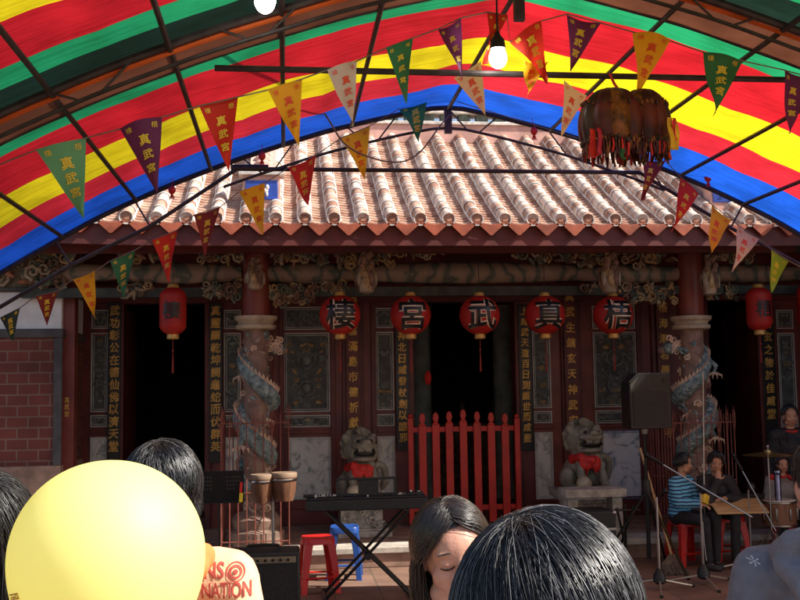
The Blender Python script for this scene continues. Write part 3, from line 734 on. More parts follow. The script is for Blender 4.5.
# ------------------------------------------------------------------ the red picket gate
gy = 11.3
gate = thing('picket_gate', (P(465, 470, gy).x, gy, PZ), 'bright red wooden picket gate closing the middle doorway', 'gate')
mb = MB()
def picket(mb, px, ptop, w, tip=True):
    x = xw(px, gy, 470); z = zw(ptop, gy, px)
    if tip:
        mb.box(x - w, x + w, gy - 0.018, gy + 0.018, PZ + 0.03, z - 0.14)
        mb.prism([(x - w, z - 0.139), (x + w, z - 0.139), (x + w * .45, z - 0.115), (x - w * .45, z - 0.115)], gy - 0.018, gy + 0.018)
        mb.prism([(x - w * .45, z - 0.1145), (x + w * .45, z - 0.1145), (x + w * .85, z - 0.07), (x + w * .6, z - 0.02), (x, z), (x - w * .6, z - 0.02), (x - w * .85, z - 0.07)], gy - 0.016, gy + 0.016)
for px, pt in ((423, 413), (436.5, 412), (450, 411), (464, 409), (478, 411), (492, 412), (506, 413)):
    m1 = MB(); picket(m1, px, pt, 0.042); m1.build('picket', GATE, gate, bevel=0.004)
for px in (411, 518):
    m1 = MB(); x = xw(px, gy, 470); z = zw(418, gy, px); m1.box(x - 0.03, x + 0.03, gy - 0.025, gy + 0.025, PZ + 0.03, z); m1.ell((x, gy, z + 0.02), (0.028, 0.025, 0.03), 8, 6)
    m1.build('gate_post', GATE, gate, bevel=0.004)
for py in (429, 508):
    m1 = MB(); z = zw(py, gy, 465); m1.box(xw(411, gy, 470) + .03, xw(518, gy, 470) - .03, gy + 0.019, gy + 0.05, z - 0.03, z + 0.03); m1.build('rail', GATE, gate, bevel=0.004)

# ------------------------------------------------------------------ stone lions
RIBBON = mat('red_ribbon', (0.50, 0.02, 0.015), 0.6, 0.25, 20, bump=0.4)
def curve0(pts, n=6):
    pts = [V(p) for p in pts]; out = []; k = len(pts)
    for i in range(k - 1):
        p0, p1, p2, p3 = pts[max(0, i - 1)], pts[i], pts[i + 1], pts[min(k - 1, i + 2)]
        for j in range(n):
            t = j / n; out.append(0.5 * ((2 * p1) + (p2 - p0) * t + (2 * p0 - 5 * p1 + 4 * p2 - p3) * t * t + (3 * p1 - p0 - 3 * p2 + p3) * t ** 3))
    return out + [pts[-1]]
def lion(px, Y, top, mid, hand, label, lit):
    x = xw(px, Y, 480); zt, zp = zw(top, Y, px), zw(mid, Y, px)
    L = thing('stone_lion', (x, Y, PZ), label, 'statue', 'pair of stone guardian lions')
    h = zt - zp; k = h / 0.75; kx = 0.86
    def q(dx, dy, dz): return V((x + hand * dx * k * kx, Y + dy * k, zp + dz * k))
    mb = MB()
    mb.ell(q(-0.06, 0.08, 0.17), (0.17 * k, 0.16 * k, 0.19 * k)); mb.caps(q(-0.05, 0.06, 0.2), q(0.0, -0.02, 0.36), 0.15 * k, 0.14 * k, 12)
    mb.ell(q(-0.02, 0.0, 0.54), (0.19 * k, 0.16 * k, 0.17 * k))                                      # skull
    mb.ell(q(0.05, -0.17, 0.58), (0.15 * k, 0.10 * k, 0.05 * k)); mb.ell(q(0.04, -0.14, 0.435), (0.14 * k, 0.10 * k, 0.038 * k))   # upper and lower jaw
    mb.ell(q(0.07, -0.25, 0.625), (0.055 * k, 0.035 * k, 0.035 * k))
    for s in (-1, 1):
        mb.ell(q(0.05 + s * 0.09, -0.15, 0.655), (0.06 * k, 0.05 * k, 0.03 * k), rot=Matrix.Rotation(s * 0.4, 3, 'Y')); mb.ell(q(s * 0.17 - 0.01, -0.06, 0.66), (0.05 * k, 0.03 * k, 0.06 * k), rot=Matrix.Rotation(s * 0.6, 3, 'Y'))
        mb.ell(q(0.045 + s * 0.15, -0.10, 0.51), (0.03 * k, 0.06 * k, 0.09 * k))
        for t in (-1, 0, 1): mb.ell(q(0.05 + s * (0.05 + 0.03 * t), -0.24, 0.535 - 0.0 * t), (0.011 * k, 0.01 * k, 0.03 * k), 6, 5)
    r = random.Random(4)
    for i in range(70):                                   # mane of curls round the face and over the skull
        a = r.uniform(-0.6, 3.74); b = r.uniform(-0.15, 1.3); c = q(0.205 * math.cos(a) * math.cos(b) - 0.02, 0.02 + 0.15 * math.sin(b), 0.55 + 0.20 * math.sin(a) * (0.55 + 0.45 * math.cos(b)))
        mb.ell(c, 0.034 * k, 8, 6); scroll(mb, c + V((0, -0.02 * k, 0)), 0.042 * k, r, w=0.014 * k)
    mb.caps(q(0.13, -0.10, 0.36), q(0.19, -0.19, 0.17), 0.06 * k, 0.042 * k); mb.caps(q(0.19, -0.19, 0.17), q(0.2, -0.22, 0.05), 0.042 * k, 0.05 * k); mb.ell(q(0.21, -0.25, 0.04), (0.06 * k, 0.08 * k, 0.04 * k))
    mb.caps(q(-0.08, -0.12, 0.36), q(-0.12, -0.22, 0.2), 0.06 * k, 0.042 * k); mb.caps(q(-0.12, -0.22, 0.2), q(-0.1, -0.25, 0.13), 0.042 * k, 0.045 * k)
    mb.ell(q(-0.22, -0.02, 0.13), (0.09 * k, 0.15 * k, 0.13 * k)); mb.ell(q(-0.2, -0.16, 0.04), (0.06 * k, 0.1 * k, 0.04 * k)); mb.ell(q(0.12, 0.05, 0.12), (0.08 * k, 0.14 * k, 0.12 * k))
    pts = [q(0.16, 0.12, 0.06), q(0.31, 0.04, 0.12), q(0.33, -0.02, 0.28), q(0.26, -0.05, 0.36), q(0.17, -0.07, 0.33), q(0.14, -0.08, 0.24)]
    mb.tube(curve0(pts), 0.042 * k, 9)
    mb.build('body', LIONM, L, remesh=0.009, sm=1)
    mb = MB(); mb.ell(q(0.05, -0.19, 0.505), (0.125 * k, 0.055 * k, 0.042 * k), 12, 7)
    for s in (-1, 1): mb.ell(q(0.05 + s * 0.085, -0.195, 0.635), 0.02 * k, 8, 6)
    mb.build('mouth', BLACK, L)
    mb = MB(); mb.ell(q(-0.10, -0.29, 0.085), 0.085 * k, 16, 10); mb.build('ball', mat('polished_ball', (0.36, 0.31, 0.22), 0.2, 0.2, 10), L)
    mb = MB()
    pts = [q(0.15 * math.cos(a), -0.02 + 0.16 * math.sin(a) - 0.03, 0.335 + 0.02 * math.sin(2 * a)) for a in [6.283 * i / 20 for i in range(21)]]
    mb.tube(pts, [0.05 * k * (1 + 0.25 * math.sin(i * 2.1)) for i in range(21)], 8)
    for s in (-1, 1):
        for j in range(3): mb.ell(q(0.02 + s * 0.07, -0.2 - 0.01 * j, 0.33 - 0.03 * j), (0.07 * k, 0.035 * k, 0.05 * k), 9, 6, Matrix.Rotation(s * 0.5 + j * .4, 3, 'Y'))
        mb.tube([q(0.02, -0.2, 0.32), q(0.02 + s * 0.05, -0.22, 0.26), q(0.02 + s * 0.06, -0.21, 0.18)], [0.035 * k, 0.03 * k, 0.02 * k], 7, flat=0.4)
    mb.ell(q(0.02, -0.215, 0.335), 0.04 * k, 8, 6); mb.build('ribbon', RIBBON, L, remesh=0.008, sm=1)
    mb = MB(); H = zp - PZ; pw = 0.27
    for a, b, wd in ((0.0, 0.16, 1.15), (0.16, 0.22, 1.0), (0.22, 0.72, 0.82), (0.72, 0.80, 1.0), (0.80, 1.0, 1.15)):
        mb.box(x - pw * wd, x + pw * wd, Y - pw * wd, Y + pw * wd, PZ + a * H + 0.0005, PZ + b * H - 0.0005)
    r = random.Random(2)
    carve(mb, x - pw * 0.75, x + pw * 0.75, PZ + 0.3 * H, PZ + 0.68 * H, Y - pw * 0.83, 26, r, 1, 0.04, 0.02)
    mb.build('pedestal', STONE, L, bevel=0.012)
lion(360, 10.9, 430, 497, 1, 'stone guardian lion with a red ribbon behind the keyboard', True)
lion(584, 10.7, 421, 489, 1, 'stone guardian lion with a red ribbon bow before the blue edged stone panel', False)

# ------------------------------------------------------------------ iron cages round the dragon columns
def cage(px, label):
    x, y = xw(px, YC, 450), YC; hw = 0.33; zt = zw(416, YC - hw, px)
    C = thing('iron_fence', (x, y, PZ), label, 'fence', 'iron fences round the dragon columns')
    corners = [(x - hw, y - hw), (x + hw, y - hw), (x + hw, y + hw), (x - hw, y + hw)]
    for i in range(4):
        a, b = V((*corners[i], 0)), V((*corners[(i + 1) % 4], 0)); mb = MB()
        for z in (PZ + 0.08, PZ + 0.55, zt - 0.07): mb.tube([a + V((0, 0, z)), b + V((0, 0, z))], 0.006, 6)
        n = 8
        for k in range(n):
            p = a + (b - a) * (k / n); tall = 0.10 if k % 2 == 0 else 0.02; lean = V((random.Random(k + i * 9).uniform(-.02, .02), 0, 0))
            mb.tube([p + V((0, 0, PZ)), p + V((0, 0, zt)), p + lean + V((0, 0, zt + tall))], [0.0055, 0.0055, 0.0015], 6)
            if k % 2 == 0:
                d = (b - a).normalized()
                for s in (-1, 1): mb.tube([p + V((0, 0, zt - 0.18)), p + d * s * 0.035 + V((0, 0, zt - 0.05)), p + d * s * 0.02 + V((0, 0, zt + 0.03)), p + d * s * 0.04 + V((0, 0, zt + 0.06))], [0.0045, 0.0045, 0.004, 0.002], 5)
        mb.build('fence_side', IRONR, C)
cage(256, 'rusty pink iron fence round the left dragon column, behind the drums')
cage(692, 'rusty pink iron fence round the right dragon column, behind the seated boys')

# ------------------------------------------------------------------ lanterns
LRED = mat('lantern_red', (0.42, 0.018, 0.012), 0.55, 0.2, 5, transl=0.2)
LGOLD = mat('lantern_gold', (0.50, 0.30, 0.08), 0.4, 0.2, 12, metal=0.3)
TASS = mat('dark_red_tassel', (0.25, 0.03, 0.02), 0.7)
EDGEW = mat('lettering_outline', (0.62, 0.50, 0.36), 0.6)
def lantern(px, py, r, ch, label, hgt=None, tass=34, group='red lanterns under the temple eave'):
    Y = 10.0; c = P(px, py, Y); r = r / 1000 * Y; h = (hgt or r * 1900 / Y) / 1000 * Y / 2
    L = thing('lantern', c - V((0, 0, h)), label, 'lantern', group)
    mb = MB(); n = 28; rnd = hgt is None
    prof = []
    for i in range(n + 1):
        u = -1 + 2 * i / n
        rr = r * math.sqrt(max(0.0, 1 - u * u * 0.93)) if rnd else r * (1 - max(0, (abs(u) - 0.62) / 0.38) ** 2.2 * 0.55)
        rr *= 1 + (0.010 if i % 2 else -0.006)
        prof.append((rr, u * h))
    mb.lathe(c, prof, 36); mb.build('body', LRED, L, smooth=60)
    for s in (-1, 1):
        mb = MB(); r0 = prof[0][0] * 0.95
        mb.lathe((c.x, c.y, c.z + s * h), [(r0, -0.015), (r0 * 1.12, 0.0), (r0 * 0.9, 0.03), (r0 * 0.86, 0.035)] if s > 0 else [(r0 * 0.75, -0.05), (r0 * 1.1, -0.042), (r0 * 1.0, 0.01)], 18)
        mb.build('cap', LGOLD, L)
    mb = MB(); mb.tube([c + V((0, 0, h + 0.03)), (c.x, c.y, FZ + 0.2)], 0.004, 5); mb.build('cord', BLK, L)
    mb = MB(); L2 = tass / 1000 * Y
    mb.tube([c - V((0, 0, h + 0.04)), c - V((0, 0, h + 0.04 + L2 * 0.35))], 0.003, 5)
    for k in range(7):
        a = k * 0.9; mb.tube([c - V((0, 0, h + 0.04 + L2 * 0.35)), c - V((-0.008 * math.cos(a), -0.008 * math.sin(a), h + 0.04 + L2))], 0.003, 4)
    mb.ell(c - V((0, 0, h + 0.04 + L2 * 0.35)), 0.011, 8, 5); mb.build('tassel', TASS, L)
    s = r * (1.5 if rnd else 1.35)
    def place(off):
        def f(u, v):
            z = v * s; uu = z / h
            rr = r * math.sqrt(max(0.02, 1 - uu * uu * 0.93)) if rnd else r * (1 - max(0, (abs(uu) - 0.62) / 0.38) ** 2.2 * 0.55)
            a = u * s / max(rr, r * 0.6)
            a = max(-1.25, min(1.25, a)) - math.atan2(c.x - CAM.x, c.y - CAM.y) * 0.0
            return V((c.x + (rr + off) * math.sin(a), c.y - (rr + off) * math.cos(a), c.z + z))
        return f
    if rnd:
        t = MB(); write(t, ch, place(0.004), 0.046, lift=0.02); t.build('lettering_edge', EDGEW, L, smooth=0)
    t = MB(); write(t, ch, place(0.0085), 0.020, lift=0.02); t.build('lettering', BLACK, L, smooth=0)
for px, ch, nm in ((340, '棲', 'over the stone lion behind the keyboard'), (410.5, '宮', 'at the left post of the gate doorway'),
                   (479.5, '武', 'hanging in the middle of the gate doorway'), (545, '真', 'at the right post of the gate doorway'), (613, '梧', 'over the stone lion beside the loudspeaker')):
    lantern(px, 315, 20.5, ch, 'round red lantern with a black %s, %s' % (ch, nm))
lantern(173, 311, 13, '棲', 'long red lantern with a black 棲 character in front of the left doorway', 46, 34)
lantern(759, 309, 13, '梧', 'long red lantern with a black 梧 character in front of the right doorway', 45, 30)
lantern(809, 306, 12, '梧', 'long red lantern cut by the right edge of the photo', 48, 30)
# ------------------------------------------------------------------ the marquee
TXC = 1.34                                               # ridge line of the tent
PROF = [(0, 0), (0.25, 0.045), (0.5, 0.10), (1.0, 0.225), (1.7, 0.46), (2.25, 0.68), (2.8, 0.94), (3.6, 1.42), (4.2, 1.9), (4.8, 2.45)]
TZ = P(452, 110, 8.0).z
def drop(d):
    d = abs(d)
    for (a, p), (b, q) in zip(PROF, PROF[1:]):
        if d <= b:
            t = (d - a) / (b - a); return p + (q - p) * t
    return PROF[-1][1]
def tz(d): return TZ - (drop(d - 0.12) + drop(d) + drop(d + 0.12)) / 3 + 0.03
HALF = 4.7
YB, YM1, YM0, YA = 8.05, 5.45, 5.08, 2.75
tent = thing('marquee', (TXC, YM1, 0), 'striped blue, red, yellow and green tarpaulin marquee arched over the temple forecourt', 'tent')
Yel, Red, Grn, Blu, Dk = (0.80, 0.62, 0.012), (0.52, 0.014, 0.022), (0.016, 0.28, 0.105), (0.012, 0.09, 0.55), (0.010, 0.026, 0.018)
Red2 = (0.56, 0.022, 0.036)
T1 = band_material('striped_tarpaulin', [(5.3, Grn), (5.76, Red), (6.42, Yel), (6.98, Red2), (7.45, Blu), (8.3, Blu)], tr=0.62)
T2 = band_material('striped_tarpaulin_near', [(2.6, Blu), (3.1, Red), (3.5, Yel), (4.22, Red), (4.66, Grn), (4.88, Dk), (5.2, Dk)], tr=0.66)
PURL = [-4.2, -3.6, -3.05, -2.5, -1.92, -1.35, -0.8, 0.0, 0.85, 1.4, 1.95, 2.5, 3.05, 3.6, 4.2]
def sheet(y0, y1, m, nv, dz=0.0, sagk=1.0):
    mb = MB()
    def fn(u, v):
        d = -HALF + 2 * HALF * u; y = y0 + (y1 - y0) * v
        g = min(abs(d - q) for q in PURL)
        sag = 0.035 * min(1, g / 0.28) ** 2 * sagk * math.sin(math.pi * min(1, max(0, v)))
        w_ = 0.014 * noise.noise(V((d * 0.9, y * 5.0, 1.7))) + 0.012 * noise.noise(V((d * 3, y * 1.2, 4.1)))
        return V((TXC + d, y, tz(d) + dz - sag * 0.6 + w_ * math.sin(math.pi * v) + 0.03))
    mb.grid(fn, 150, nv); return mb
c1 = sheet(YM1 - 0.02, YB, T1, 46).build('canopy', T1, tent, smooth=180)
c2 = sheet(YA, YM0 + 0.02, T2, 40).build('canopy', T2, tent, smooth=180)
BROWN = mat('brown_gutter_cloth', (0.17, 0.06, 0.032), 0.7, 0.25, 3, bump=0.4, bscale=8, transl=0.3)
c3 = sheet(YM0 - 0.0, YM1 + 0.02, BROWN, 8, -0.045, 0.4).build('gutter_cloth', BROWN, tent, smooth=180)
ORNG = mat('orange_hem', (0.75, 0.16, 0.03), 0.6, 0.15, 5, transl=0.4)
mb = MB(); mb.tube([(TXC + d, YM0 + 0.03, tz(d) - 0.03) for d in [(-HALF + 2 * HALF * i / 80) for i in range(81)]], 0.013, 6); mb.build('hem', ORNG, tent)
dd = [(-HALF + 2 * HALF * i / 72) for i in range(73)]
def hoop(y, tie=True, chord=0.17, low=True):
    mb = MB(); mb.tube([(TXC + d, y, tz(d)) for d in dd], 0.021, 7)
    if not (tie and not low): mb.tube([(TXC + d, y, tz(d) - chord - 0.03 * (abs(d) / HALF)) for d in dd if not low or not tie or abs(d) < 1.9], 0.012, 6)
    k = 0
    for d in [x * 0.42 for x in range(-11, 12)]:
        d2 = d + (0.16 if k % 2 else -0.16); k += 1
        if tie and (not low or abs(d) > 1.8): continue
        mb.tube([(TXC + d, y, tz(d)), (TXC + d2, y, tz(d2) - chord - 0.03 * abs(d2) / HALF)], 0.007, 5)
    h = mb.build('hoop', STEEL, tent)
    if tie:
        zt = P(440, 171, 8.0).z; xa, xb = TXC - 1.72, TXC + 1.62
        m2 = MB(); m2.tube([(xa, y, zt), (xb, y, zt)], 0.018, 7)
        if low: m2.tube([(xa - 0.05, y, zt + 0.01), (xa + 0.25, y, zt + 0.012)], 0.026, 8)
        m2.build('tie_bar', STEEL, h)
        m2 = MB()
        if low:                                         
            for s, x0 in ((-1, xa), (1, xb)):
                m2 = MB()
                pts = [(x0, y, zt)] + [(TXC + s * d, y, tz(d) - 0.26) for d in (2.4, 3.0, 3.6, 4.2, HALF)]
                m2.tube(pts, 0.016, 6)
                for d in (2.4, 3.0, 3.6, 4.2): m2.tube([(TXC + s * d, y, tz(d) - 0.26), (TXC + s * (d + 0.12), y, tz(d + .12))], 0.008, 5)
                m2.build('lower_chord', STEEL, h)
        m2 = MB(); m2.box(TXC - 0.03, TXC + 0.03, y - 0.02, y + 0.02, TZ - 0.2, TZ + 0.02); m2.build('king_post', STEEL, h)
    for s in (-1, 1):
        m2 = MB(); m2.tube([(TXC + s * HALF, y, 0), (TXC + s * HALF, y, tz(HALF))], 0.03, 8); m2.box(TXC + s * HALF - .08, TXC + s * HALF + .08, y - .08, y + .08, 0.001, 0.012); m2.build('post', STEEL, h)
hoop(YB - 0.06); hoop(YM1, True, 0.09, False); hoop(YM0, False, 0.10); hoop(YA + 0.04, False)
for d in PURL:
    mb = MB(); mb.tube([(TXC + d, YA, tz(d) - 0.02), (TXC + d, YM0, tz(d) - 0.02), (TXC + d, YM1, tz(d) - 0.02), (TXC + d, YB - 0.1, tz(d) - 0.02)], 0.016, 7); mb.build('purlin', STEEL, tent)
# small red tassel knots hanging along the far hoop
for px, py in ((262, 156), (534, 131), (708, 178), (172, 190)):
    p = P(px, py, YB - 0.2)
    k = thing('tassel_knot', p, 'small red tassel knot under the far tent hoop, %s' % {262: 'over the left blue glazed box', 534: 'near the tent ridge', 708: 'over the right blue glazed box', 172: 'beside the tip of the purple pennant'}[px], 'ornament', 'red knots along the far hoop')
    mb = MB(); mb.ell(p, (0.03, 0.03, 0.035), 9, 6); mb.build('knot', RIBBON, k)
    mb = MB(); mb.tube([p + V((0, 0, 0.03)), p + V((0, 0.1, 0.2))], 0.003, 5)
    for a in range(4): mb.tube([p - V((0, 0, 0.02)), p - V((0.012 * (a - 1.5), 0, 0.075))], 0.004, 4)
    mb.build('tassel', RIBBON, k)

# lamps
BULB = mat('lit_bulb', (1.0, 0.96, 0.86), 0.3, 0, 5, emit=26)
for px, py, Y, lab in ((498, 58, 5.3, 'lit white bulb hanging from the middle of the marquee'), (265, 1, 4.6, 'lit white bulb at the top edge left of the middle')):
    p = P(px, py, Y); L = thing('hanging_bulb', p, lab, 'lamp')
    mb = MB(); mb.ell(p, (0.05, 0.05, 0.06), 14, 9); mb.build('bulb', BULB, L)
    mb = MB(); mb.lathe(p + V((0, 0, 0.05)), [(0.045, 0), (0.04, 0.05), (0.02, 0.075), (0.012, 0.10)], 12); mb.tube([p + V((0, 0, 0.14)), (p.x, p.y, tz(p.x - TXC))], 0.006, 5); mb.build('socket', BLK, L)
# a loose cable
CAB = mat('grey_cable', (0.16, 0.13, 0.11), 0.6)
def curve(pts, n=10):
    pts = [V(p) for p in pts]; out = []; k = len(pts)
    for i in range(k - 1):
        p0, p1, p2, p3 = pts[max(0, i - 1)], pts[i], pts[i + 1], pts[min(k - 1, i + 2)]
        for j in range(n):
            t = j / n; out.append(0.5 * ((2 * p1) + (p2 - p0) * t + (2 * p0 - 5 * p1 + 4 * p2 - p3) * t * t + (3 * p1 - p0 - 3 * p2 + p3) * t ** 3))
    return out + [pts[-1]]
mb = MB(); mb.tube(curve([P(283, -14, 5.4), P(290, 30, 5.9), P(300, 62, 6.4), P(308, 85, 7.0), P(330, 122, 7.6), P(346, 145, 7.85), P(372, 158, 7.9), P(400, 162, 7.9), P(420, 152, 7.9), P(440, 126, 7.95), P(452, 112, 7.98)]), 0.007, 6)
tag(mb.build('cable', CAB), 'thin grey cable looping from the tent roof across the tiles to the ridge', 'cable')

# ------------------------------------------------------------------ pennants
def cloth(name, c): return mat(name, c, 0.7, 0.08, 6, bump=0.15, bscale=30, transl=0.42)
PC = {'green': cloth('pennant_green', (0.04, 0.20, 0.08)), 'mint': cloth('pennant_mint', (0.16, 0.50, 0.26)), 'purple': cloth('pennant_purple', (0.16, 0.035, 0.13)),
      'red': cloth('pennant_red', (0.62, 0.035, 0.02)), 'yellow': cloth('pennant_yellow', (0.85, 0.46, 0.02)), 'white': cloth('pennant_white', (0.66, 0.62, 0.56)),
      'maroon': cloth('pennant_maroon', (0.24, 0.03, 0.025)), 'lime': cloth('pennant_lime', (0.34, 0.55, 0.03)), 'dark': cloth('pennant_dark', (0.035, 0.06, 0.045)), 'cream': cloth('pennant_cream', (0.72, 0.58, 0.40))}
INKY = mat('pennant_ink_yellow', (0.72, 0.58, 0.05), 0.6, 0.1); INKR = mat('pennant_ink_red', (0.62, 0.06, 0.02), 0.6, 0.1)
FLAGS = [  # colour, top left, top right, tip, row, label
 ('mint', (36, 150), (86, 138), (84, 220), 0, 'large pale green pennant with yellow characters, lowest at the left end of the near string'),
 ('purple', (120, 129), (162, 117), (158, 195), 0, 'purple pennant between the pale green and the large red pennants at the left'),
 ('red', (199, 106), (238, 97), (229, 173), 0, 'large red pennant with yellow characters between the purple and orange yellow ones'),
 ('yellow', (268, 90), (302, 79), (299, 149), 0, 'orange yellow pennant with red characters beside the white one on the near string'),
 ('white', (327, 70), (357, 61), (353, 127), 0, 'white pennant with red characters between yellow and dark green ones'),
 ('green', (386, 48), (413, 38), (406, 104), 0, 'dark green pennant between the white and purple ones left of the ridge'),
 ('purple', (438, 29), (461, 18), (463, 79), 0, 'narrow purple pennant just left of the tent ridge'),
 ('red', (488, 12), (507, 15), (486, 65), 0, 'narrow twisted red pennant above the lit middle bulb'),
 ('red', (510, 42), (541, 21), (548, 82), 0, 'dark lit red pennant just right of the middle bulb'),
 ('purple', (567, 14), (601, 23), (571, 71), 0, 'purple pennant right of the red ones above the tie bar'),
 ('yellow', (633, 32), (670, 41), (638, 96), 0, 'golden yellow pennant directly over the tasselled canopy ornament'),
 ('green', (703, 52), (743, 61), (714, 116), 0, 'dark green pennant between golden yellow and purple ones at the right'),
 ('purple', (784, 70), (812, 78), (788, 135), 0, 'purple pennant cut by the right edge'),
 ('yellow', (523, 58), (549, 61), (527, 96), 0, 'small yellow pennant half hidden behind the red one right of the bulb'),
 ('yellow', (73, 279), (95, 271), (95, 318), 1, 'yellow pennant in front of the dark wall left of the left doorway'),
 ('green', (110, 261), (135, 250), (124, 299), 1, 'green pennant hanging over the gold couplet left of the left doorway'),
 ('red', (152, 240), (177, 230), (169, 283), 1, 'bright red pennant right above the long red lantern in the left doorway'),
 ('maroon', (194, 215), (220, 207), (205, 256), 1, 'dim maroon pennant in front of the left end of the eave'),
 ('yellow', (239, 192), (265, 183), (263, 236), 1, 'yellow pennant in front of the left blue glazed box'),
 ('red', (288, 168), (316, 155), (308, 207), 1, 'plain red pennant hanging in front of the sunlit tiles'),
 ('yellow', (341, 138), (370, 126), (365, 180), 1, 'yellow pennant under the blue band, left of the ridge'),
 ('green', (399, 109), (429, 93), (419, 140), 1, 'dark green pennant in front of the blue band, left of the ridge'),
 ('white', (454, 78), (481, 61), (486, 117), 1, 'white pennant under the bulb at the tent ridge'),
 ('white', (564, 80), (587, 96), (562, 136), 1, 'white pennant beside the tasselled canopy ornament'),
 ('maroon', (643, 158), (665, 161), (643, 201), 1, 'maroon pennant hanging just under the tasselled canopy ornament'),
 ('red', (681, 177), (699, 194), (672, 232), 1, 'bright red pennant in front of the right blue glazed box'),
 ('yellow', (711, 204), (732, 220), (710, 254), 1, 'yellow pennant in front of the right end of the eave'),
 ('cream', (738, 225), (759, 239), (733, 272), 1, 'cream pennant between the yellow and lime green ones at the right'),
 ('lime', (771, 249), (789, 261), (771, 293), 1, 'lime green pennant beside the long lantern at the right'),
 ('maroon', (36, 296), (58, 291), (47, 326), 1, 'maroon pennant in front of the white frieze at the far left'),
 ('dark', (0, 318), (20, 308), (13, 342), 1, 'dark green pennant over the brick wall at the left edge'),
]
strings = {0: [], 1: []}
for i, (c, a, b, t, row, lab) in enumerate(FLAGS):
    r = random.Random(i * 5 + 1); Y = (5.30 if row == 0 else 6.5 if c == 'white' else 7.88)
    A, B, T = P(*a, Y + r.uniform(-.03, .03)), P(*b, Y + r.uniform(-.03, .03)), P(*t, Y + r.uniform(-.12, .06))
    if not lab.startswith('small yellow'): strings[row].append((A, B))
    f = thing('pennant', (A + B) / 2, lab, 'pennant', 'pennants on the %s string' % ('near' if row == 0 else 'far'))
    nrm = (B - A).cross(T - A).normalized()
    if nrm.y > 0: nrm = -nrm
    ph = r.uniform(0, 6); am = r.uniform(.015, .04); sg = r.choice((-1, 1)); bw = r.uniform(.01, .05)
    def surf(u, v, off=0.0):                              # u across 0..1, v down 0..1 (triangle)
        p = A + (B - A) * (u * (1 - v)) + (T - A) * v
        bow = sg * bw * math.sin(math.pi * u) * (1 - v) + am * math.sin(ph + 5.5 * v + 2.2 * u) * (0.3 + v)
        edge = 0.012 * math.sin(math.pi * v * 1.0) * (u - 0.5)
        return p + nrm * (bow + off) + (B - A) * edge * 0
    mb = MB(); mb.grid(lambda u, v: surf(u, v * 0.985), 8, 14); mb.build('cloth', PC[c], f, smooth=180)
    # lettering follows the cloth
    def onflag(bx, by, size):                             # position in the flag's own width units
        W = (B - A).length; H = ((T - A).length + (T - B).length) / 2
        ex = (B - A).normalized()
        def fn(x, y):
            v = by - y * size * W / H * 1.0
            v = max(0.0, min(0.97, v)); cx = bx(v) if callable(bx) else bx
            u = cx + x * size / max(0.15, (1 - v))
            u = max(0.02, min(0.98, u)); return surf(u, v, 0.005)
        return fn
    t_ = MB(); axis = lambda v: 0.5
    for ch, vv, sz in (('真', 0.26, 0.26), ('武', 0.45, 0.24), ('宮', 0.64, 0.22)): write(t_, ch, onflag(axis, vv, sz), 0.02)
    for ch, uu in (('棲', 0.17), ('梧', 0.83)): write(t_, ch, onflag(uu, 0.09, 0.14), 0.0)
    t_.build('lettering', INKR if c in ('yellow', 'white', 'cream') else INKY, f, smooth=0)
CORDM = mat('bunting_cord', (0.18, 0.15, 0.12), 0.8)
for row, lab in ((0, 'thin cord of the near string of pennants along the middle tent hoop'), (1, 'thin cord of the far string of pennants along the far tent hoop')):
    pts = []
    for A, B in sorted(strings[row], key=lambda q: q[0].x):
        if row == 1 and A.y < 7.5: continue
        pts += [A, B] if A.x < B.x else [B, A]
    first, last = pts[0], pts[-1]
    pts = [first + V((-0.8, 0, -0.35))] + pts + [last + V((0.8, 0, -0.4))]
    mb = MB(); mb.tube(pts, 0.004, 5); tag(mb.build('bunting_cord', CORDM), lab, 'cord')

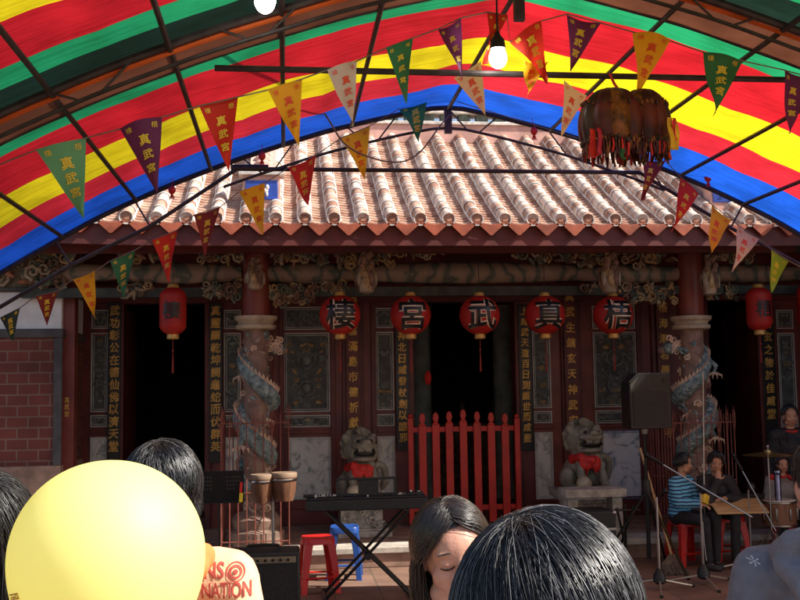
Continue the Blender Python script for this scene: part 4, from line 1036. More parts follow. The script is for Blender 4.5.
# ------------------------------------------------------------------ the tasselled canopy ornament
Y = 5.25; pc = P(622, 128, Y)
orn = thing('hanging_ornament', pc, 'dark maroon and gold two lobed festive ornament with tassels hanging from the tie bar', 'ornament')
SATM = mat('maroon_satin', (0.06, 0.007, 0.008), 0.5, 0.6, 9, bump=0.3, bscale=20, transl=0.12)
SATG = mat('gold_brocade', (0.11, 0.04, 0.008), 0.45, 0.8, 16, metal=0.2, bump=0.3); SATK = mat('black_satin', (0.02, 0.012, 0.012), 0.4, 0.4, 9)
mpp = Y / 1000
def px2(dx, dz): return (pc.x + dx * mpp, pc.z - dz * mpp)
for (cx, cz, rx, rzz, sd) in ((612, 126, 33, 40, 1), (645, 126, 27, 40, 2)):
    r = random.Random(sd); mb = MB(); x, z = px2(cx - 622, cz - 128); nl = 10
    for k in range(nl):                                   # puffed gores
        def fn(u, v, k=k):
            a = 2 * math.pi * (k + u) / nl; th = math.pi * (0.04 + 0.62 * v); puff = 1 + 0.12 * math.sin(math.pi * u)
            rr = math.sin(th) ** 0.8 * puff
            return V((x + rx * mpp * rr * math.cos(a), Y + 0.85 * rx * mpp * rr * math.sin(a), z + rzz * mpp * math.cos(th) * 1.0))
        mb.cur = (0, 2, 0, 1, 0)[(k + sd) % 5]; mb.grid(fn, 6, 12)
    mb.cur = 1
    for k in range(60):                                   # scalloped trims
        a = 6.283 * k / 60
        for th, s in ((1.0, 0.9), (2.05, 0.95)):
            if th == 1.0 and k % 2: continue
            rr = math.sin(th) ** 0.8 * 1.08
            mb.cur = r.choice((0, 1, 1, 2)); mb.ell((x + rx * mpp * rr * math.cos(a), Y + 0.85 * rx * mpp * rr * math.sin(a), z + rzz * mpp * math.cos(th) + r.uniform(-.012, .012)), (r.uniform(.006, .016), 0.012 * s, r.uniform(.010, .022)), 6, 4)
    mb.build('lobe', [SATM, SATG, SATK], orn, smooth=60)
    mb = MB(); nf = 64
    for k in range(nf):                                   # fringe round the lower rim
        a = 6.283 * k / nf; rr = math.sin(2.05) ** 0.8 * 1.06; x0, y0 = x + rx * mpp * rr * math.cos(a), Y + 0.85 * rx * mpp * rr * math.sin(a)
        z0 = z + rzz * mpp * math.cos(2.05); l = r.uniform(0.06, 0.11)
        mb.cur = r.choice((0, 1, 1, 2, 0)); mb.tube([(x0, y0, z0), (x0 + r.uniform(-.006, .006), y0, z0 - l * .5), (x0 + r.uniform(-.012, .012), y0, z0 - l)], [0.005, 0.007, 0.006], 5)
    mb.build('fringe', [SATM, SATG, RIBBON], orn)
def strip(px, py0, py1, wd, m, name='ribbon', dy=-0.15):
    mb = MB(); x0, z0 = px2(px - 622, py0 - 128); x1, z1 = px2(px - 622 + 1, py1 - 128); w2 = wd * mpp / 2
    mb.grid(lambda u, v: V((x0 + (x1 - x0) * v + (u - .5) * 2 * w2, Y + dy + 0.015 * math.sin(v * 6 + px) + 0.01 * u, z0 + (z1 - z0) * v)), 3, 10)
    o = mb.build(name, m, orn, smooth=180); md = o.modifiers.new('solid', 'SOLIDIFY'); md.thickness = 0.002
RB = mat('magenta_ribbon', (0.55, 0.03, 0.08), 0.5, 0.2, 8, transl=0.3); YB_ = mat('yellow_ribbon', (0.75, 0.52, 0.04), 0.5, 0.2, 8, transl=0.3)
strip(582, 136, 166, 6, RIBBON, dy=-.12); strip(587, 136, 163, 5, RB, dy=-0.16); strip(660, 126, 160, 6, YB_, dy=-.2); strip(668, 127, 158, 5, YB_, dy=-0.17); strip(664, 127, 150, 4, RIBBON, dy=-0.19); strip(608, 160, 171, 5, PC['green'], dy=-.2)
mb = MB(); x, z = px2(0, -42); mb.tube([(pc.x, Y, z - 0.02), (pc.x, Y + 0.1, z + 0.06), (pc.x, YM1 - 0.03, P(440, 171, 8).z)], 0.008, 6); mb.ell((pc.x, Y, z - 0.02), 0.02, 8, 6); mb.build('hook', RIBBON, orn)
# ------------------------------------------------------------------ instruments and gear in front of the porch
def gz(px, Y): return P(px, 400, Y).x
# keyboard on its X stand
Y = 8.6; xa, xb = gz(305, Y), gz(424, Y); zt, zb = P(365, 495.5, Y).z, P(365, 508, Y).z; xm = (xa + xb) / 2
st = thing('keyboard_stand', (xm, Y, 0), 'black folding X stand carrying the keyboard', 'stand')
for i, (s, dy) in enumerate(((1, -0.02), (-1, 0.02))):
    for yy in (-0.14, 0.14):
        mb = MB(); mb.tube([(xm - s * 0.36, Y + yy + dy, 0.02), (xm + s * 0.34, Y + yy + dy, zb - 0.02)], 0.013, 8); mb.build('leg', BLKM, st)
    mb = MB(); mb.tube([(xm - s * 0.36, Y - 0.22, 0.02), (xm - s * 0.36, Y + 0.22, 0.02)], 0.016, 8); mb.ell((xm - s * 0.36, Y - 0.22, 0.02), 0.021, 8, 6); mb.ell((xm - s * 0.36, Y + 0.22, 0.02), 0.021, 8, 6); mb.build('foot_bar', BLKM, st)
    mb = MB(); mb.tube([(xm + s * 0.34, Y - 0.17, zb - 0.014), (xm + s * 0.34, Y + 0.17, zb - 0.014)], 0.013, 8); mb.build('top_bar', BLKM, st)
mb = MB(); zc = (zb) * 0.49; mb.tube([(xm - 0.005, Y - 0.2, zc), (xm - 0.005, Y + 0.2, zc)], 0.028, 12); mb.build('pivot', BLK, st)
kb = thing('keyboard', (xm, Y, zb), 'black electronic keyboard with a raised music rest, seen from its back', 'keyboard')
mb = MB(); mb.box(xa, xb, Y - 0.16, Y + 0.16, zb, zt - 0.015); mb.box(xa + .01, xb - .01, Y - 0.15, Y + 0.02, zt - 0.0148, zt); mb.build('case', BLK, kb, bevel=0.012)
mb = MB(); mb.box(xa + 0.08, xb - 0.08, Y + 0.025, Y + 0.155, zt - 0.0145, zt + 0.001)
mb.build('keys', mat('ivory_keys', (0.7, 0.69, 0.64), 0.35, 0.05), kb, smooth=0)
mb = MB(); k = 0; x = xa + 0.1
while x < xb - 0.1:
    if k % 7 not in (2, 6): mb.box(x, x + 0.011, Y + 0.025, Y + 0.10, zt + 0.0012, zt + 0.011)
    x += 0.0236; k += 1
mb.build('black_keys', BLK, kb, smooth=0)
for i in range(9):
    mb = MB(); xx = xa + 0.08 + i * 0.11; mb.lathe((xx, Y - 0.07, zt), [(0.009, 0), (0.008, 0.012)], 10); mb.build('knob', CHROME if i % 4 == 0 else BLKM, kb)
rest = MB(); ra, rb = gz(335, Y), gz(395, Y); rz1 = P(365, 477, Y).z
for a, b, c, d in ((ra, rb, rz1 - 0.022, rz1), (ra, ra + 0.022, zt + 0.001, rz1 - 0.0225), (rb - 0.022, rb, zt + 0.001, rz1 - 0.0225), (gz(357, Y), gz(377, Y), zt + 0.001, rz1 - 0.0225), (ra + .023, rb - .023, zt + .001, zt + .022)):
    rest.box(a, b, Y - 0.03 + (0.003 if a == gz(357, Y) else 0), Y - 0.012, c, d)
rest.build('music_rest', BLK, kb, bevel=0.003)
p = P(309, 494, Y); mb = MB(); mb.box(p.x - 0.05, p.x + 0.04, Y - 0.08, Y + 0.02, zt, zt + 0.022)
tag(mb.build('sound_module', BLKM, bevel=0.006), 'small dark box on the left end of the keyboard', 'box')
p = P(414, 492, Y); mb = MB(); mb.box(p.x - 0.07, p.x + 0.075, Y - 0.08, Y + 0.03, zt + 0.0005, zt + 0.022); mb.cur = 1; mb.lathe((p.x - 0.03, Y - 0.03, zt + 0.022), [(0.012, 0), (0.01, 0.02)], 10); mb.box(p.x + 0.02, p.x + 0.05, Y - 0.05, Y - 0.02, zt + 0.0225, zt + 0.034)
tag(mb.build('effects_box', [BLK, CHROME], bevel=0.004), 'small black effects box on the right end of the keyboard', 'box')

# plastic stools
def stool(px, Y, h, wtop, wbot, m, label, rz=0.0, group='red plastic stools'):
    x = gz(px, Y); S_ = thing('plastic_stool', (x, Y, 0), label, 'stool', group); S_.rotation_euler = (0, 0, 0)
    a, b = wtop / 2, wbot / 2
    R = Matrix.Rotation(rz, 3, 'Z'); W_ = lambda p: V((x, Y, 0)) + R @ V(p)
    mb = MB(); n = 24
    def rsq(r, z, q=0.80): 
        out = []
        for i in range(n):
            t = 6.2832 * i / n; c, s = math.cos(t), math.sin(t); e = 0.42
            out.append(W_((r * math.copysign(abs(c) ** e, c), r * math.copysign(abs(s) ** e, s), z)))
        return out
    rings = [rsq(a * 0.35, h - 0.012), rsq(a * 0.88, h - 0.006), rsq(a * 0.98, h), rsq(a * 1.03, h - 0.012), rsq(a * 1.05, h - 0.055), rsq(a * 1.01, h - 0.055), rsq(a * 0.96, h - 0.02)]
    vs = [p for r_ in rings for p in r_]
    mb.add(vs, [(i * n + j, i * n + (j + 1) % n, (i + 1) * n + (j + 1) % n, (i + 1) * n + j) for i in range(len(rings) - 1) for j in range(n)] + [tuple(range(n))])
    mb.build('seat', m, S_)
    for sx in (-1, 1):
        for sy in (-1, 1):
            mb = MB(); vs = []
            for z, q, t in ((h - 0.05, a * 0.98, 0.072), (h * 0.5, (a + b) / 2 * 0.99, 0.058), (0.0, b, 0.05)):
                c = V((sx * q, sy * q, z)); th = 0.012
                vs += [W_(c), W_(c - V((sx * t, 0, 0))), W_(c - V((sx * t, sy * th, 0))), W_(c - V((sx * th, sy * th, 0))), W_(c - V((sx * th, sy * t, 0))), W_(c - V((0, sy * t, 0)))]
            fs = [(i * 6 + j, i * 6 + (j + 1) % 6, (i + 1) * 6 + (j + 1) % 6, (i + 1) * 6 + j) for i in range(2) for j in range(6)]
            if sx * sy < 0: fs = [tuple(reversed(f)) for f in fs]
            mb.add(vs, fs); mb.build('leg', m, S_, bevel=0.004)
    q = a + (b - a) * 0.72; z = h * 0.28
    for (ux, uy) in ((1, 0), (0, 1)):
        for s in (-1, 1):
            mb = MB(); pa, pb = ((-q + .03, s * q * 0.96, z), (q - .03, s * q * 0.96, z)) if ux else ((s * q * 0.96, -q + .03, z), (s * q * 0.96, q - .03, z))
            mb.tube([W_(pa), W_(pb)], 0.02, 4, flat=0.5); mb.build('stretcher', m, S_)
    return S_
REDPL = mat('red_plastic', (0.62, 0.022, 0.018), 0.35, 0.08, 4); BLUPL = mat('blue_plastic', (0.02, 0.075, 0.30), 0.35, 0.1, 4)
stool(316.5, 8.95, 0.465, 0.27, 0.345, REDPL, 'empty red plastic stool in front of the left end of the keyboard', R_(8))
stool(343, 9.5, 0.475, 0.26, 0.33, BLUPL, 'blue plastic stool under the keyboard', R_(-6), None)
stool(681, 9.55, 0.43, 0.27, 0.33, REDPL, 'red plastic stool under the boy in the blue striped jacket', R_(10))
stool(722, 9.6, 0.45, 0.28, 0.36, REDPL, 'red plastic stool under the boy resting his chin on his hand', R_(-5))

# amplifier
Y = 7.5; xa, xb = gz(225, Y), gz(299, Y); zt = P(262, 553, Y).z
amp = thing('amplifier', ((xa + xb) / 2, Y, 0), 'black guitar amplifier with a beige control strip standing on the ground', 'amplifier')
mb = MB(); mb.box(xa, xb, Y, Y + 0.32, 0.015, zt); mb.build('cabinet', BLK, amp, bevel=0.015)
mb = MB(); mb.box(xa + 0.03, xb - 0.03, Y - 0.012, Y - 0.001, zt - 0.075, zt - 0.03); cp = mb.build('control_panel', mat('beige_panel', (0.20, 0.16, 0.10), 0.5), amp, bevel=0.003)
for i in range(8):
    mb = MB(); cx = xa + 0.07 + i * 0.055; mb.tube([(cx, Y - 0.013, zt - 0.052), (cx, Y - 0.027, zt - 0.052)], 0.011, 10); mb.build('knob', BLKM, cp)
mb = MB(); mb.box(xa + 0.03, xb - 0.03, Y - 0.01, Y - 0.001, 0.04, zt - 0.09); mb.build('grille', mat('grille_cloth', (0.022, 0.021, 0.021), 0.9, 0.4, 150), amp, smooth=0)
mb = MB(); mb.tube(curve([(xm_, Y + 0.16, z_) for xm_, z_ in (((xa + xb) / 2 - .11, zt), ((xa + xb) / 2 - .1, zt + .03), ((xa + xb) / 2 + .1, zt + .03), ((xa + xb) / 2 + .11, zt))]), 0.012, 7); mb.build('handle', BLK, amp)
for sx in (xa + .05, xb - .05): 
    mb = MB(); mb.lathe((sx, Y + 0.05, 0), [(0.02, 0), (0.02, 0.016)], 10); mb.build('foot', BLK, amp)

# music stand
def tripod(mb_parent, x, y, zhub, spread, r=0.008, m=BLKM, a0=0.4, name='leg'):
    for k in range(3):
        a = a0 + k * 2.0944; mb = MB(); mb.tube([(x, y, zhub), (x + spread * math.cos(a), y + spread * math.sin(a), r)], r, 6); mb.ell((x + spread * math.cos(a), y + spread * math.sin(a), r * 1.3), r * 1.5, 7, 5); mb.build(name, m, mb_parent)
Y = 8.9; c = P(219, 486, Y)
ms = thing('music_stand', (c.x, Y, 0), 'black music stand with a perforated desk left of the drums', 'music stand')
mb = MB(); T_ = Matrix.Translation(c) @ Matrix.Rotation(R_(12), 4, 'X'); mb.obox(T_, 0.215, 0.004, 0.135); T2_ = T_ @ Matrix.Translation((0, -0.025, -0.135)); mb.obox(T2_, 0.215, 0.03, 0.004)
mb.build('desk', BLK, ms, bevel=0.002)
mb = MB()
for i in range(5):
    for j in range(4):
        if i + j < 6:
            for s in (-1, 1):
                q = T_ @ V((s * (0.07 + i * 0.027), -0.0052, 0.08 - j * 0.035)); mb.tube([q, q + V((0, 0.0008, 0))], 0.008, 8)
mb.build('perforations', mat('perforation_shadow', (0.05, 0.048, 0.045), 0.7), ms)
mb = MB(); mb.tube([(c.x, Y + 0.03, 0.25), (c.x, Y + 0.03, c.z)], 0.011, 8); mb.build('pole', BLKM, ms)
tripod(ms, c.x, Y + 0.03, 0.3, 0.27)
p = P(241, 494, Y - 0.05); mb = MB(); mb.cur = 0; mb.obox(Matrix.Translation(p + V((0, 0, 0.055))) @ Matrix.Rotation(R_(4), 4, 'Y'), 0.012, 0.008, 0.045); mb.cur = 1; mb.obox(Matrix.Translation(p - V((0, 0, 0.03))) @ Matrix.Rotation(R_(4), 4, 'Y'), 0.016, 0.008, 0.04)
tag(mb.build('marker_pen', [REDPL, mat('yellow_plastic', (0.75, 0.58, 0.03), 0.4)], bevel=0.003), 'red and yellow marker clipped to the right edge of the music stand', 'pen')

# pair of hand drums on a stand
Y = 9.2; a, b = P(262, 488, Y), P(284, 486, Y)
dr = thing('hand_drums', ((a.x + b.x) / 2, Y, 0), 'pair of tan hand drums on a chrome stand before the left dragon column', 'drums')
DRW = mat('drum_wood', (0.17, 0.08, 0.045), 0.4, 0.3, 4, stretch=(8, 8, 1)); SKIN_D = mat('drum_skin', (0.24, 0.16, 0.105), 0.6, 0.2, 6)
for q, r in ((a, 0.105), (b, 0.115)):
    mb = MB(); mb.lathe((q.x, q.y, q.z - 0.13), [(r * 0.72, 0), (r * 0.9, 0.08), (r, 0.2), (r, 0.24)], 20); sh = mb.build('drum_shell', DRW, dr)
    mb = MB(); mb.lathe((q.x, q.y, q.z + 0.111), [(r * 1.02, -0.03), (r * 1.04, 0.0), (r * 0.98, 0.012), (r * 0.4, 0.014)], 20); mb.build('drum_head', SKIN_D, sh)
    mb = MB(); mb.lathe((q.x, q.y, q.z + 0.05), [(r * 1.03, 0), (r * 1.06, 0.01), (r * 1.03, 0.02)], 20, caps=False); mb.build('hoop', CHROME, sh)
cx = (a.x + b.x) / 2
mb = MB(); mb.tube([(cx, Y, 0.25), (cx, Y, a.z + 0.02)], 0.014, 8); mb.tube([(a.x, Y, a.z - 0.02), (b.x, Y, a.z - 0.02)], 0.012, 8); mb.build('pole', CHROME, dr)
tripod(dr, cx, Y, 0.32, 0.3, 0.009, CHROME)

# loudspeaker on a tripod
Y = 9.25; c = P(643.5, 400.5, Y); hw, hh = 0.2, 0.26
stn = thing('speaker_stand', (c.x, Y, 0), 'black tripod pole carrying the loudspeaker', 'stand')
mb = MB(); mb.tube([(c.x, Y, 0.12), (c.x, Y, 0.9)], 0.02, 9); mb.tube([(c.x, Y, 0.85), (c.x, Y, c.z - hh + .001)], 0.016, 9); mb.build('pole', BLKM, stn)
mb = MB(); mb.lathe((c.x, Y, 0.72), [(0.032, 0), (0.036, 0.03), (0.036, 0.1), (0.03, 0.13)], 12); mb.build('collar', BLK, stn)
mb = MB(); mb.lathe((c.x, Y, c.z - hh - 0.055), [(0.028, 0), (0.03, 0.05)], 12); mb.build('socket', mat('grey_plastic', (0.30, 0.28, 0.25), 0.5), stn)
tripod(stn, c.x, Y, 0.75, 0.5, 0.013, BLKM, 0.9)
spk = thing('loudspeaker', (c.x, Y, c.z - hh), 'black loudspeaker box raised on a pole in front of the right carved panels', 'loudspeaker')
mb = MB(); yb = Y + 0.2; pts = [(-hw, -hh), (hw, -hh), (hw, hh), (-hw + 0.09, hh), (-hw, hh - 0.09)]
mb.prism([(c.x + x, c.z + z) for x, z in pts], Y - 0.19, Y + 0.06); mb.build('box', BLK, spk, bevel=0.008)
mb = MB(); mb.add([(c.x - hw - .002, Y - 0.18, c.z + hh - 0.085), (c.x - hw + 0.085, Y - 0.18, c.z + hh + .002), (c.x - hw + 0.085, Y - 0.1925, c.z + hh - 0.01), (c.x - hw + 0.01, Y - 0.1925, c.z + hh - 0.085)], [(0, 1, 2), (0, 2, 3)])
mb.add([(c.x - hw + 0.005, Y - 0.1915, c.z + hh - 0.11), (c.x - hw + 0.11, Y - 0.1915, c.z + hh - 0.005), (c.x - hw + 0.10, Y - 0.1915, c.z + hh - 0.015), (c.x - hw + 0.015, Y - 0.1915, c.z + hh - 0.16)], [(0, 3, 2, 1)])
mb.build('corner_plate', mat('olive_grey_plate', (0.06, 0.06, 0.05), 0.6), spk, smooth=0)
mb = MB(); mb.box(c.x - hw + .03, c.x + hw - .03, Y - 0.197, Y - 0.191, c.z - hh + .03, c.z + hh - .17); mb.build('grille', mat('dark_grille', (0.02, 0.02, 0.021), 0.7, 0.4, 120), spk, smooth=0)
mb = MB(); mb.tube([(c.x + hw - .05, Y - .196, c.z + hh - .08), (c.x + hw - .05, Y - .2, c.z + hh - .08)], 0.03, 14); mb.build('tweeter', BLKM, spk)

# broom
Y = 9.35; t, b = P(640, 448, 9.7), P(672, 557, Y)
br = thing('broom', G(676, 574), 'straw broom with a long bamboo handle leaning left of the seated boys', 'broom')
mb = MB(); mb.tube([t, b], 0.013, 8); mb.build('handle', WOOD, br)
mb = MB(); r = random.Random(6); g = G(677, 575)
for i in range(150):
    q = V((g.x + r.uniform(-.125, .125), g.y + r.uniform(-.05, .05), r.uniform(0.0, 0.025))); s = b + V((r.uniform(-.03, .03), r.uniform(-.02, .02), r.uniform(-.03, .03)))
    mb.tube([s, (s + q) / 2 + V((0.25 * (q.x - s.x), 0, 0.0)), q], [0.005, 0.006, 0.004], 4)
mb.build('bristles', mat('grey_straw', (0.17, 0.13, 0.09), 0.9, 0.4, 30), br)

# microphone stands
def mic_stand(px, pyb, ptop, label, boom=None, hub=True, seg=None, a0=0.3):
    g = G(px, pyb); x, y = g.x, g.y; top = P(px, ptop, y)
    m_ = thing('microphone_stand', (x, y, 0), label, 'microphone stand', 'microphone stands before the seated boys')
    mb = MB(); mb.tube([(x, y, 0.1), (x, y, 0.55 * top.z)], 0.011, 8); mb.tube([(x, y, 0.5 * top.z), (x, y, top.z)], 0.008, 8); mb.build('pole', CHROME, m_)
    mb = MB(); mb.lathe((x, y, 0.05), [(0.03, 0), (0.055, 0.02), (0.055, 0.07), (0.02, 0.13)], 10); mb.build('hub', BLK, m_)
    for k in range(3):
        a = a0 + k * 2.0944; mb = MB(); e = V((x + 0.33 * math.cos(a), y + 0.33 * math.sin(a), 0.012)); mb.tube([(x, y, 0.09), e], 0.009, 7); mb.build('leg', WOODP, m_)
        mb = MB(); mb.ell(e, (0.018, 0.018, 0.013), 8, 5); mb.build('rubber_foot', BLK, m_)
    if boom:
        (ax, ay), (bx, by) = boom; A, B = P(ax, ay, y - 0.05), P(bx, by, y - 0.25); mb = MB(); mb.tube([A, B], 0.0075, 7); mb.build('boom', CHROME if len(boom) == 2 else BLKM, m_)
        c_ = P(px, (ay + by) / 2, y); mb = MB(); mb.ell((x, y - 0.06, top.z - 0.02), (0.035, 0.05, 0.045), 9, 6); mb.build('clutch', BLK, m_)
        d = (A - B).normalized(); mb = MB(); mb.caps(A, A + d * 0.12, 0.014, 0.017, 9); mb.ell(A + d * 0.15, 0.026, 10, 7); mb.build('microphone', BLKM, m_)
    else:
        mb = MB(); mb.caps(top, top + V((0, -0.1, 0.05)), 0.013, 0.017, 9); mb.ell(top + V((0, -0.13, 0.065)), 0.026, 10, 7); mb.build('microphone', BLKM, m_)
WOODP = mat('pale_metal_leg', (0.50, 0.42, 0.33), 0.35, 0.1, metal=0.6)
mic_stand(660, 590, 497, 'short chrome microphone stand with a black hub, left of the three', None, a0=0.2)
mic_stand(704, 585, 486, 'chrome microphone stand with a long slanting boom, middle one of the three', ((662, 464), (752, 517)), a0=0.5)
mic_stand(752, 570, 484, 'microphone stand with a pale slanting boom beside the drum, right of the three', ((742, 470), (776, 531)), a0=0.8)
# thin upright rod by the right column
mb = MB(); p0, p1 = G(705, 568), P(703, 372, G(705, 568).y); mb.tube([p0, p1], 0.006, 6)
tag(mb.build('thin_pole', CHROME), 'thin pale upright pole before the right dragon column', 'pole')

# black equipment cases by the right lion
def case(px0, px1, pyt, Y, d, label):
    xa, xb = gz(px0, Y), gz(px1, Y); zt = P((px0 + px1) / 2, pyt, Y).z; c_ = thing('equipment_case', ((xa + xb) / 2, Y, 0), label, 'case')
    mb = MB(); mb.box(xa, xb, Y, Y + d, 0.02, zt); mb.build('box', BLK, c_, bevel=0.01)
    for (u, v) in ((xa, zt), (xb, zt), (xa, 0.03), (xb, 0.03)):
        mb = MB(); mb.ell((u + (0.012 if u == xa else -0.012), Y - 0.001, v - (0.015 if v == zt else -0.015)), (0.022, 0.01, 0.022), 8, 6); mb.build('corner', CHROME, c_)
    mb = MB(); mb.box(xa + 0.003, xb - 0.003, Y - 0.006, Y - 0.0005, zt * 0.7, zt * 0.7 + 0.02); mb.build('trim', mat('alu_trim', (0.35, 0.34, 0.32), 0.4, metal=0.8), c_)
case(566, 612, 512, 9.2, 0.4, 'black equipment case with metal corners in front of the right stone lion')
mb = MB(); Y = 9.3; 
t_ = thing('folding_stand', (gz(626, Y), Y, 0), 'black folded stand between the equipment case and the speaker stand', 'stand')
for (a, b) in (((617, 508), (632, 566)), ((634, 506), (614, 562)), ((625, 505), (628, 560))):
    m1 = MB(); m1.tube([P(*a, Y), V((P(*b, Y).x, Y + 0.05, 0.012))], 0.012, 7); m1.build('leg', BLKM, t_)
m1 = MB(); m1.tube([P(614, 510, Y), P(640, 510, Y)], 0.012, 7); m1.build('top_bar', BLKM, t_)
mb = MB(); mb.box(gz(562, 9.6), gz(622, 9.6), 9.55, 9.85, P(590, 497, 9.6).z - 0.005, P(590, 489, 9.6).z)
bt = thing('stone_table', (gz(592, 9.6), 9.7, 0), 'pale slab table in front of the right stone lion', 'table'); mb.build('slab', STONE, bt, bevel=0.008)
for px in (570, 614):
    m1 = MB(); xx = gz(px, 9.6); m1.box(xx - .05, xx + .05, 9.6, 9.8, 0, P(590, 497, 9.6).z - 0.0055); m1.build('leg', STONE, bt, bevel=0.006)

# drum set corner at the right
Y = 9.2; p = P(768, 454, Y); cs = thing('cymbal', (p.x, Y, 0), 'large brass cymbal on a stand in front of the drummer', 'cymbal')
mb = MB(); mb.lathe(p, [(0.235, -0.012), (0.12, 0.008), (0.045, 0.018), (0.03, 0.04), (0.006, 0.046)], 32); mb.build('plate', BRASS, cs)
mb = MB(); mb.tube([(p.x, Y, 0.3), p + V((0, 0, 0.08))], 0.010, 8); mb.ell(p + V((0, 0, 0.07)), (0.018, 0.018, 0.02), 8, 6); mb.build('pole', CHROME, cs); tripod(cs, p.x, Y, 0.35, 0.26, 0.008, CHROME, 0.2)
p = P(779, 513, 9.3); sd = thing('snare_drum', (p.x, 9.3, 0), 'tan wooden drum with chrome lugs in front of the drummer', 'drum')
mb = MB(); mb.lathe((p.x, 9.3, p.z - 0.12), [(0.155, 0), (0.16, 0.005), (0.16, 0.235), (0.155, 0.24)], 28); mb.build('shell', DRW, sd)
mb = MB(); mb.lathe((p.x, 9.3, p.z + 0.121), [(0.158, 0), (0.155, 0.008), (0.1, 0.01)], 28); mb.build('drum_head', mat('white_head', (0.6, 0.58, 0.52), 0.5), sd)
for z in (-0.115, 0.1):
    mb = MB(); mb.lathe((p.x, 9.3, p.z + z), [(0.163, 0), (0.168, 0.004), (0.168, 0.016), (0.163, 0.02)], 28, caps=False); mb.build('rim', CHROME, sd)
for k in range(8):
    a_ = k * 0.785 + 0.2; mb = MB(); mb.caps((p.x + 0.168 * math.cos(a_), 9.3 + 0.168 * math.sin(a_), p.z - 0.05), (p.x + 0.168 * math.cos(a_), 9.3 + 0.168 * math.sin(a_), p.z + 0.05), 0.011, 0.011, 7); mb.build('lug', CHROME, sd)
mb = MB(); mb.tube([(p.x, 9.3, 0.2), (p.x, 9.3, p.z - 0.121)], 0.014, 8); mb.build('pole', CHROME, sd); tripod(sd, p.x, 9.3, 0.3, 0.24, 0.009, CHROME, 0.5)
p = P(778, 490, 9.2); mb = MB(); mb.tube([p - V((0, 0, 0.16)), p + V((0, 0, 0.17))], 0.03, 12); mb.ell(p + V((0, 0, 0.17)), 0.04, 10, 7); mb.cur = 1; mb.tube([(p.x + .0, p.y, 0.0), p - V((0, 0, 0.16))], 0.01, 7); mb.lathe((p.x, p.y, 0), [(0.12, 0), (0.12, 0.012), (0.02, 0.02)], 16)
tag(mb.build('chrome_chime', [mat('blue_chrome', (0.25, 0.32, 0.55), 0.15, 0.3, metal=1.0), BLKM]), 'shiny bluish chrome tube on a small round base beside the tan drum', 'percussion')
# ------------------------------------------------------------------ people
SKIN = mat('skin', (0.50, 0.265, 0.18), 0.52, 0.10, 14, col2=(0.56, 0.28, 0.20), bump=0.12, bscale=260); SKIND = mat('skin_tanned', (0.46, 0.24, 0.15), 0.5, 0.08, 20)
LIPS = mat('lips', (0.40, 0.14, 0.11), 0.45); EYED = mat('dark_eye', (0.012, 0.010, 0.009), 0.25); EYEW = mat('eye_white', (0.6, 0.57, 0.53), 0.35)
HAIRK = mat('black_hair', (0.011, 0.010, 0.011), 0.36, 0.2, 30, spec=0.7); HAIRB = mat('brown_black_hair', (0.020, 0.014, 0.012), 0.34, 0.2, 30, spec=0.7); HAIRM = mat('matt_black_hair', (0.010, 0.009, 0.009), 0.5, 0.2, 30, spec=0.35); HAIRG = mat('grey_hair', (0.13, 0.13, 0.14), 0.4, 0.2, 30, spec=0.6)  # the grey colour paints the sun's gloss into single strands
STAND = dict(pel=(0, 0, .93), che=(0, 0.0, 1.2), nec=(0, 0.02, 1.41), hd=(0, 0, 1.585), sL=(.175, .01, 1.36), eL=(.235, .03, 1.08), wL=(.24, -.07, .84), sR=(-.175, .01, 1.36), eR=(-.235, .03, 1.08), wR=(-.24, -.07, .84),
             hL=(.09, 0, .9), kL=(.1, -.03, .48), aL=(.1, .02, .08), hR=(-.09, 0, .9), kR=(-.1, -.03, .48), aR=(-.1, .02, .08), dL=(0, -.2, -1), dR=(0, -.2, -1))
SIT = dict(pel=(0, .02, .66), che=(0, -.02, .93), nec=(0, -.04, 1.14), hd=(0, -.07, 1.31), sL=(.165, -.03, 1.09), eL=(.22, -.06, .82), wL=(.14, -.27, .74), sR=(-.165, -.03, 1.09), eR=(-.22, -.06, .82), wR=(-.14, -.27, .74),
           hL=(.085, -.02, .64), kL=(.12, -.42, .63), aL=(.12, -.38, .1), hR=(-.085, -.02, .64), kR=(-.12, -.42, .63), aR=(-.12, -.38, .1), dL=(-.3, -1, -.2), dR=(.3, -1, -.2))
def hand(mb, w, d, n, side, curl=0.5):
    """palm and five bent fingers; d = pointing direction, n = direction the palm faces"""
    w = V(w); d = V(d).normalized(); n = V(n); n = (n - d * n.dot(d)).normalized(); l = d.cross(n) * side
    mb.caps(w - d * .01, w + d * .03, .024, .026, 8)
    for k in range(4):
        o = (k - 1.5) * .0185; mb.caps(w + d * .02 + l * o * .8, w + d * .078 + l * o, .0145, .0125, 7)
        L = (.062, .075, .08, .068)[k]; p = w + d * .085 + l * o; c0 = curl * (0.55 + .1 * k); rr = .0095
        dd = d
        for q in range(3):
            an = c0 * (0.7 + 0.35 * q); dd = (dd * math.cos(an) + n * math.sin(an)).normalized(); e = p + dd * L * (.42, .33, .25)[q]; mb.caps(p, e, rr, rr * .9, 7); p = e; rr *= .9
    p = w + d * .025 + l * .032; t1 = (d * .55 + l * .75 + n * .35).normalized(); e = p + t1 * .042; mb.caps(p, e, .0125, .011, 7); t2 = (d * .9 + l * .15 + n * .4).normalized(); mb.caps(e, e + t2 * .034, .011, .009, 7)
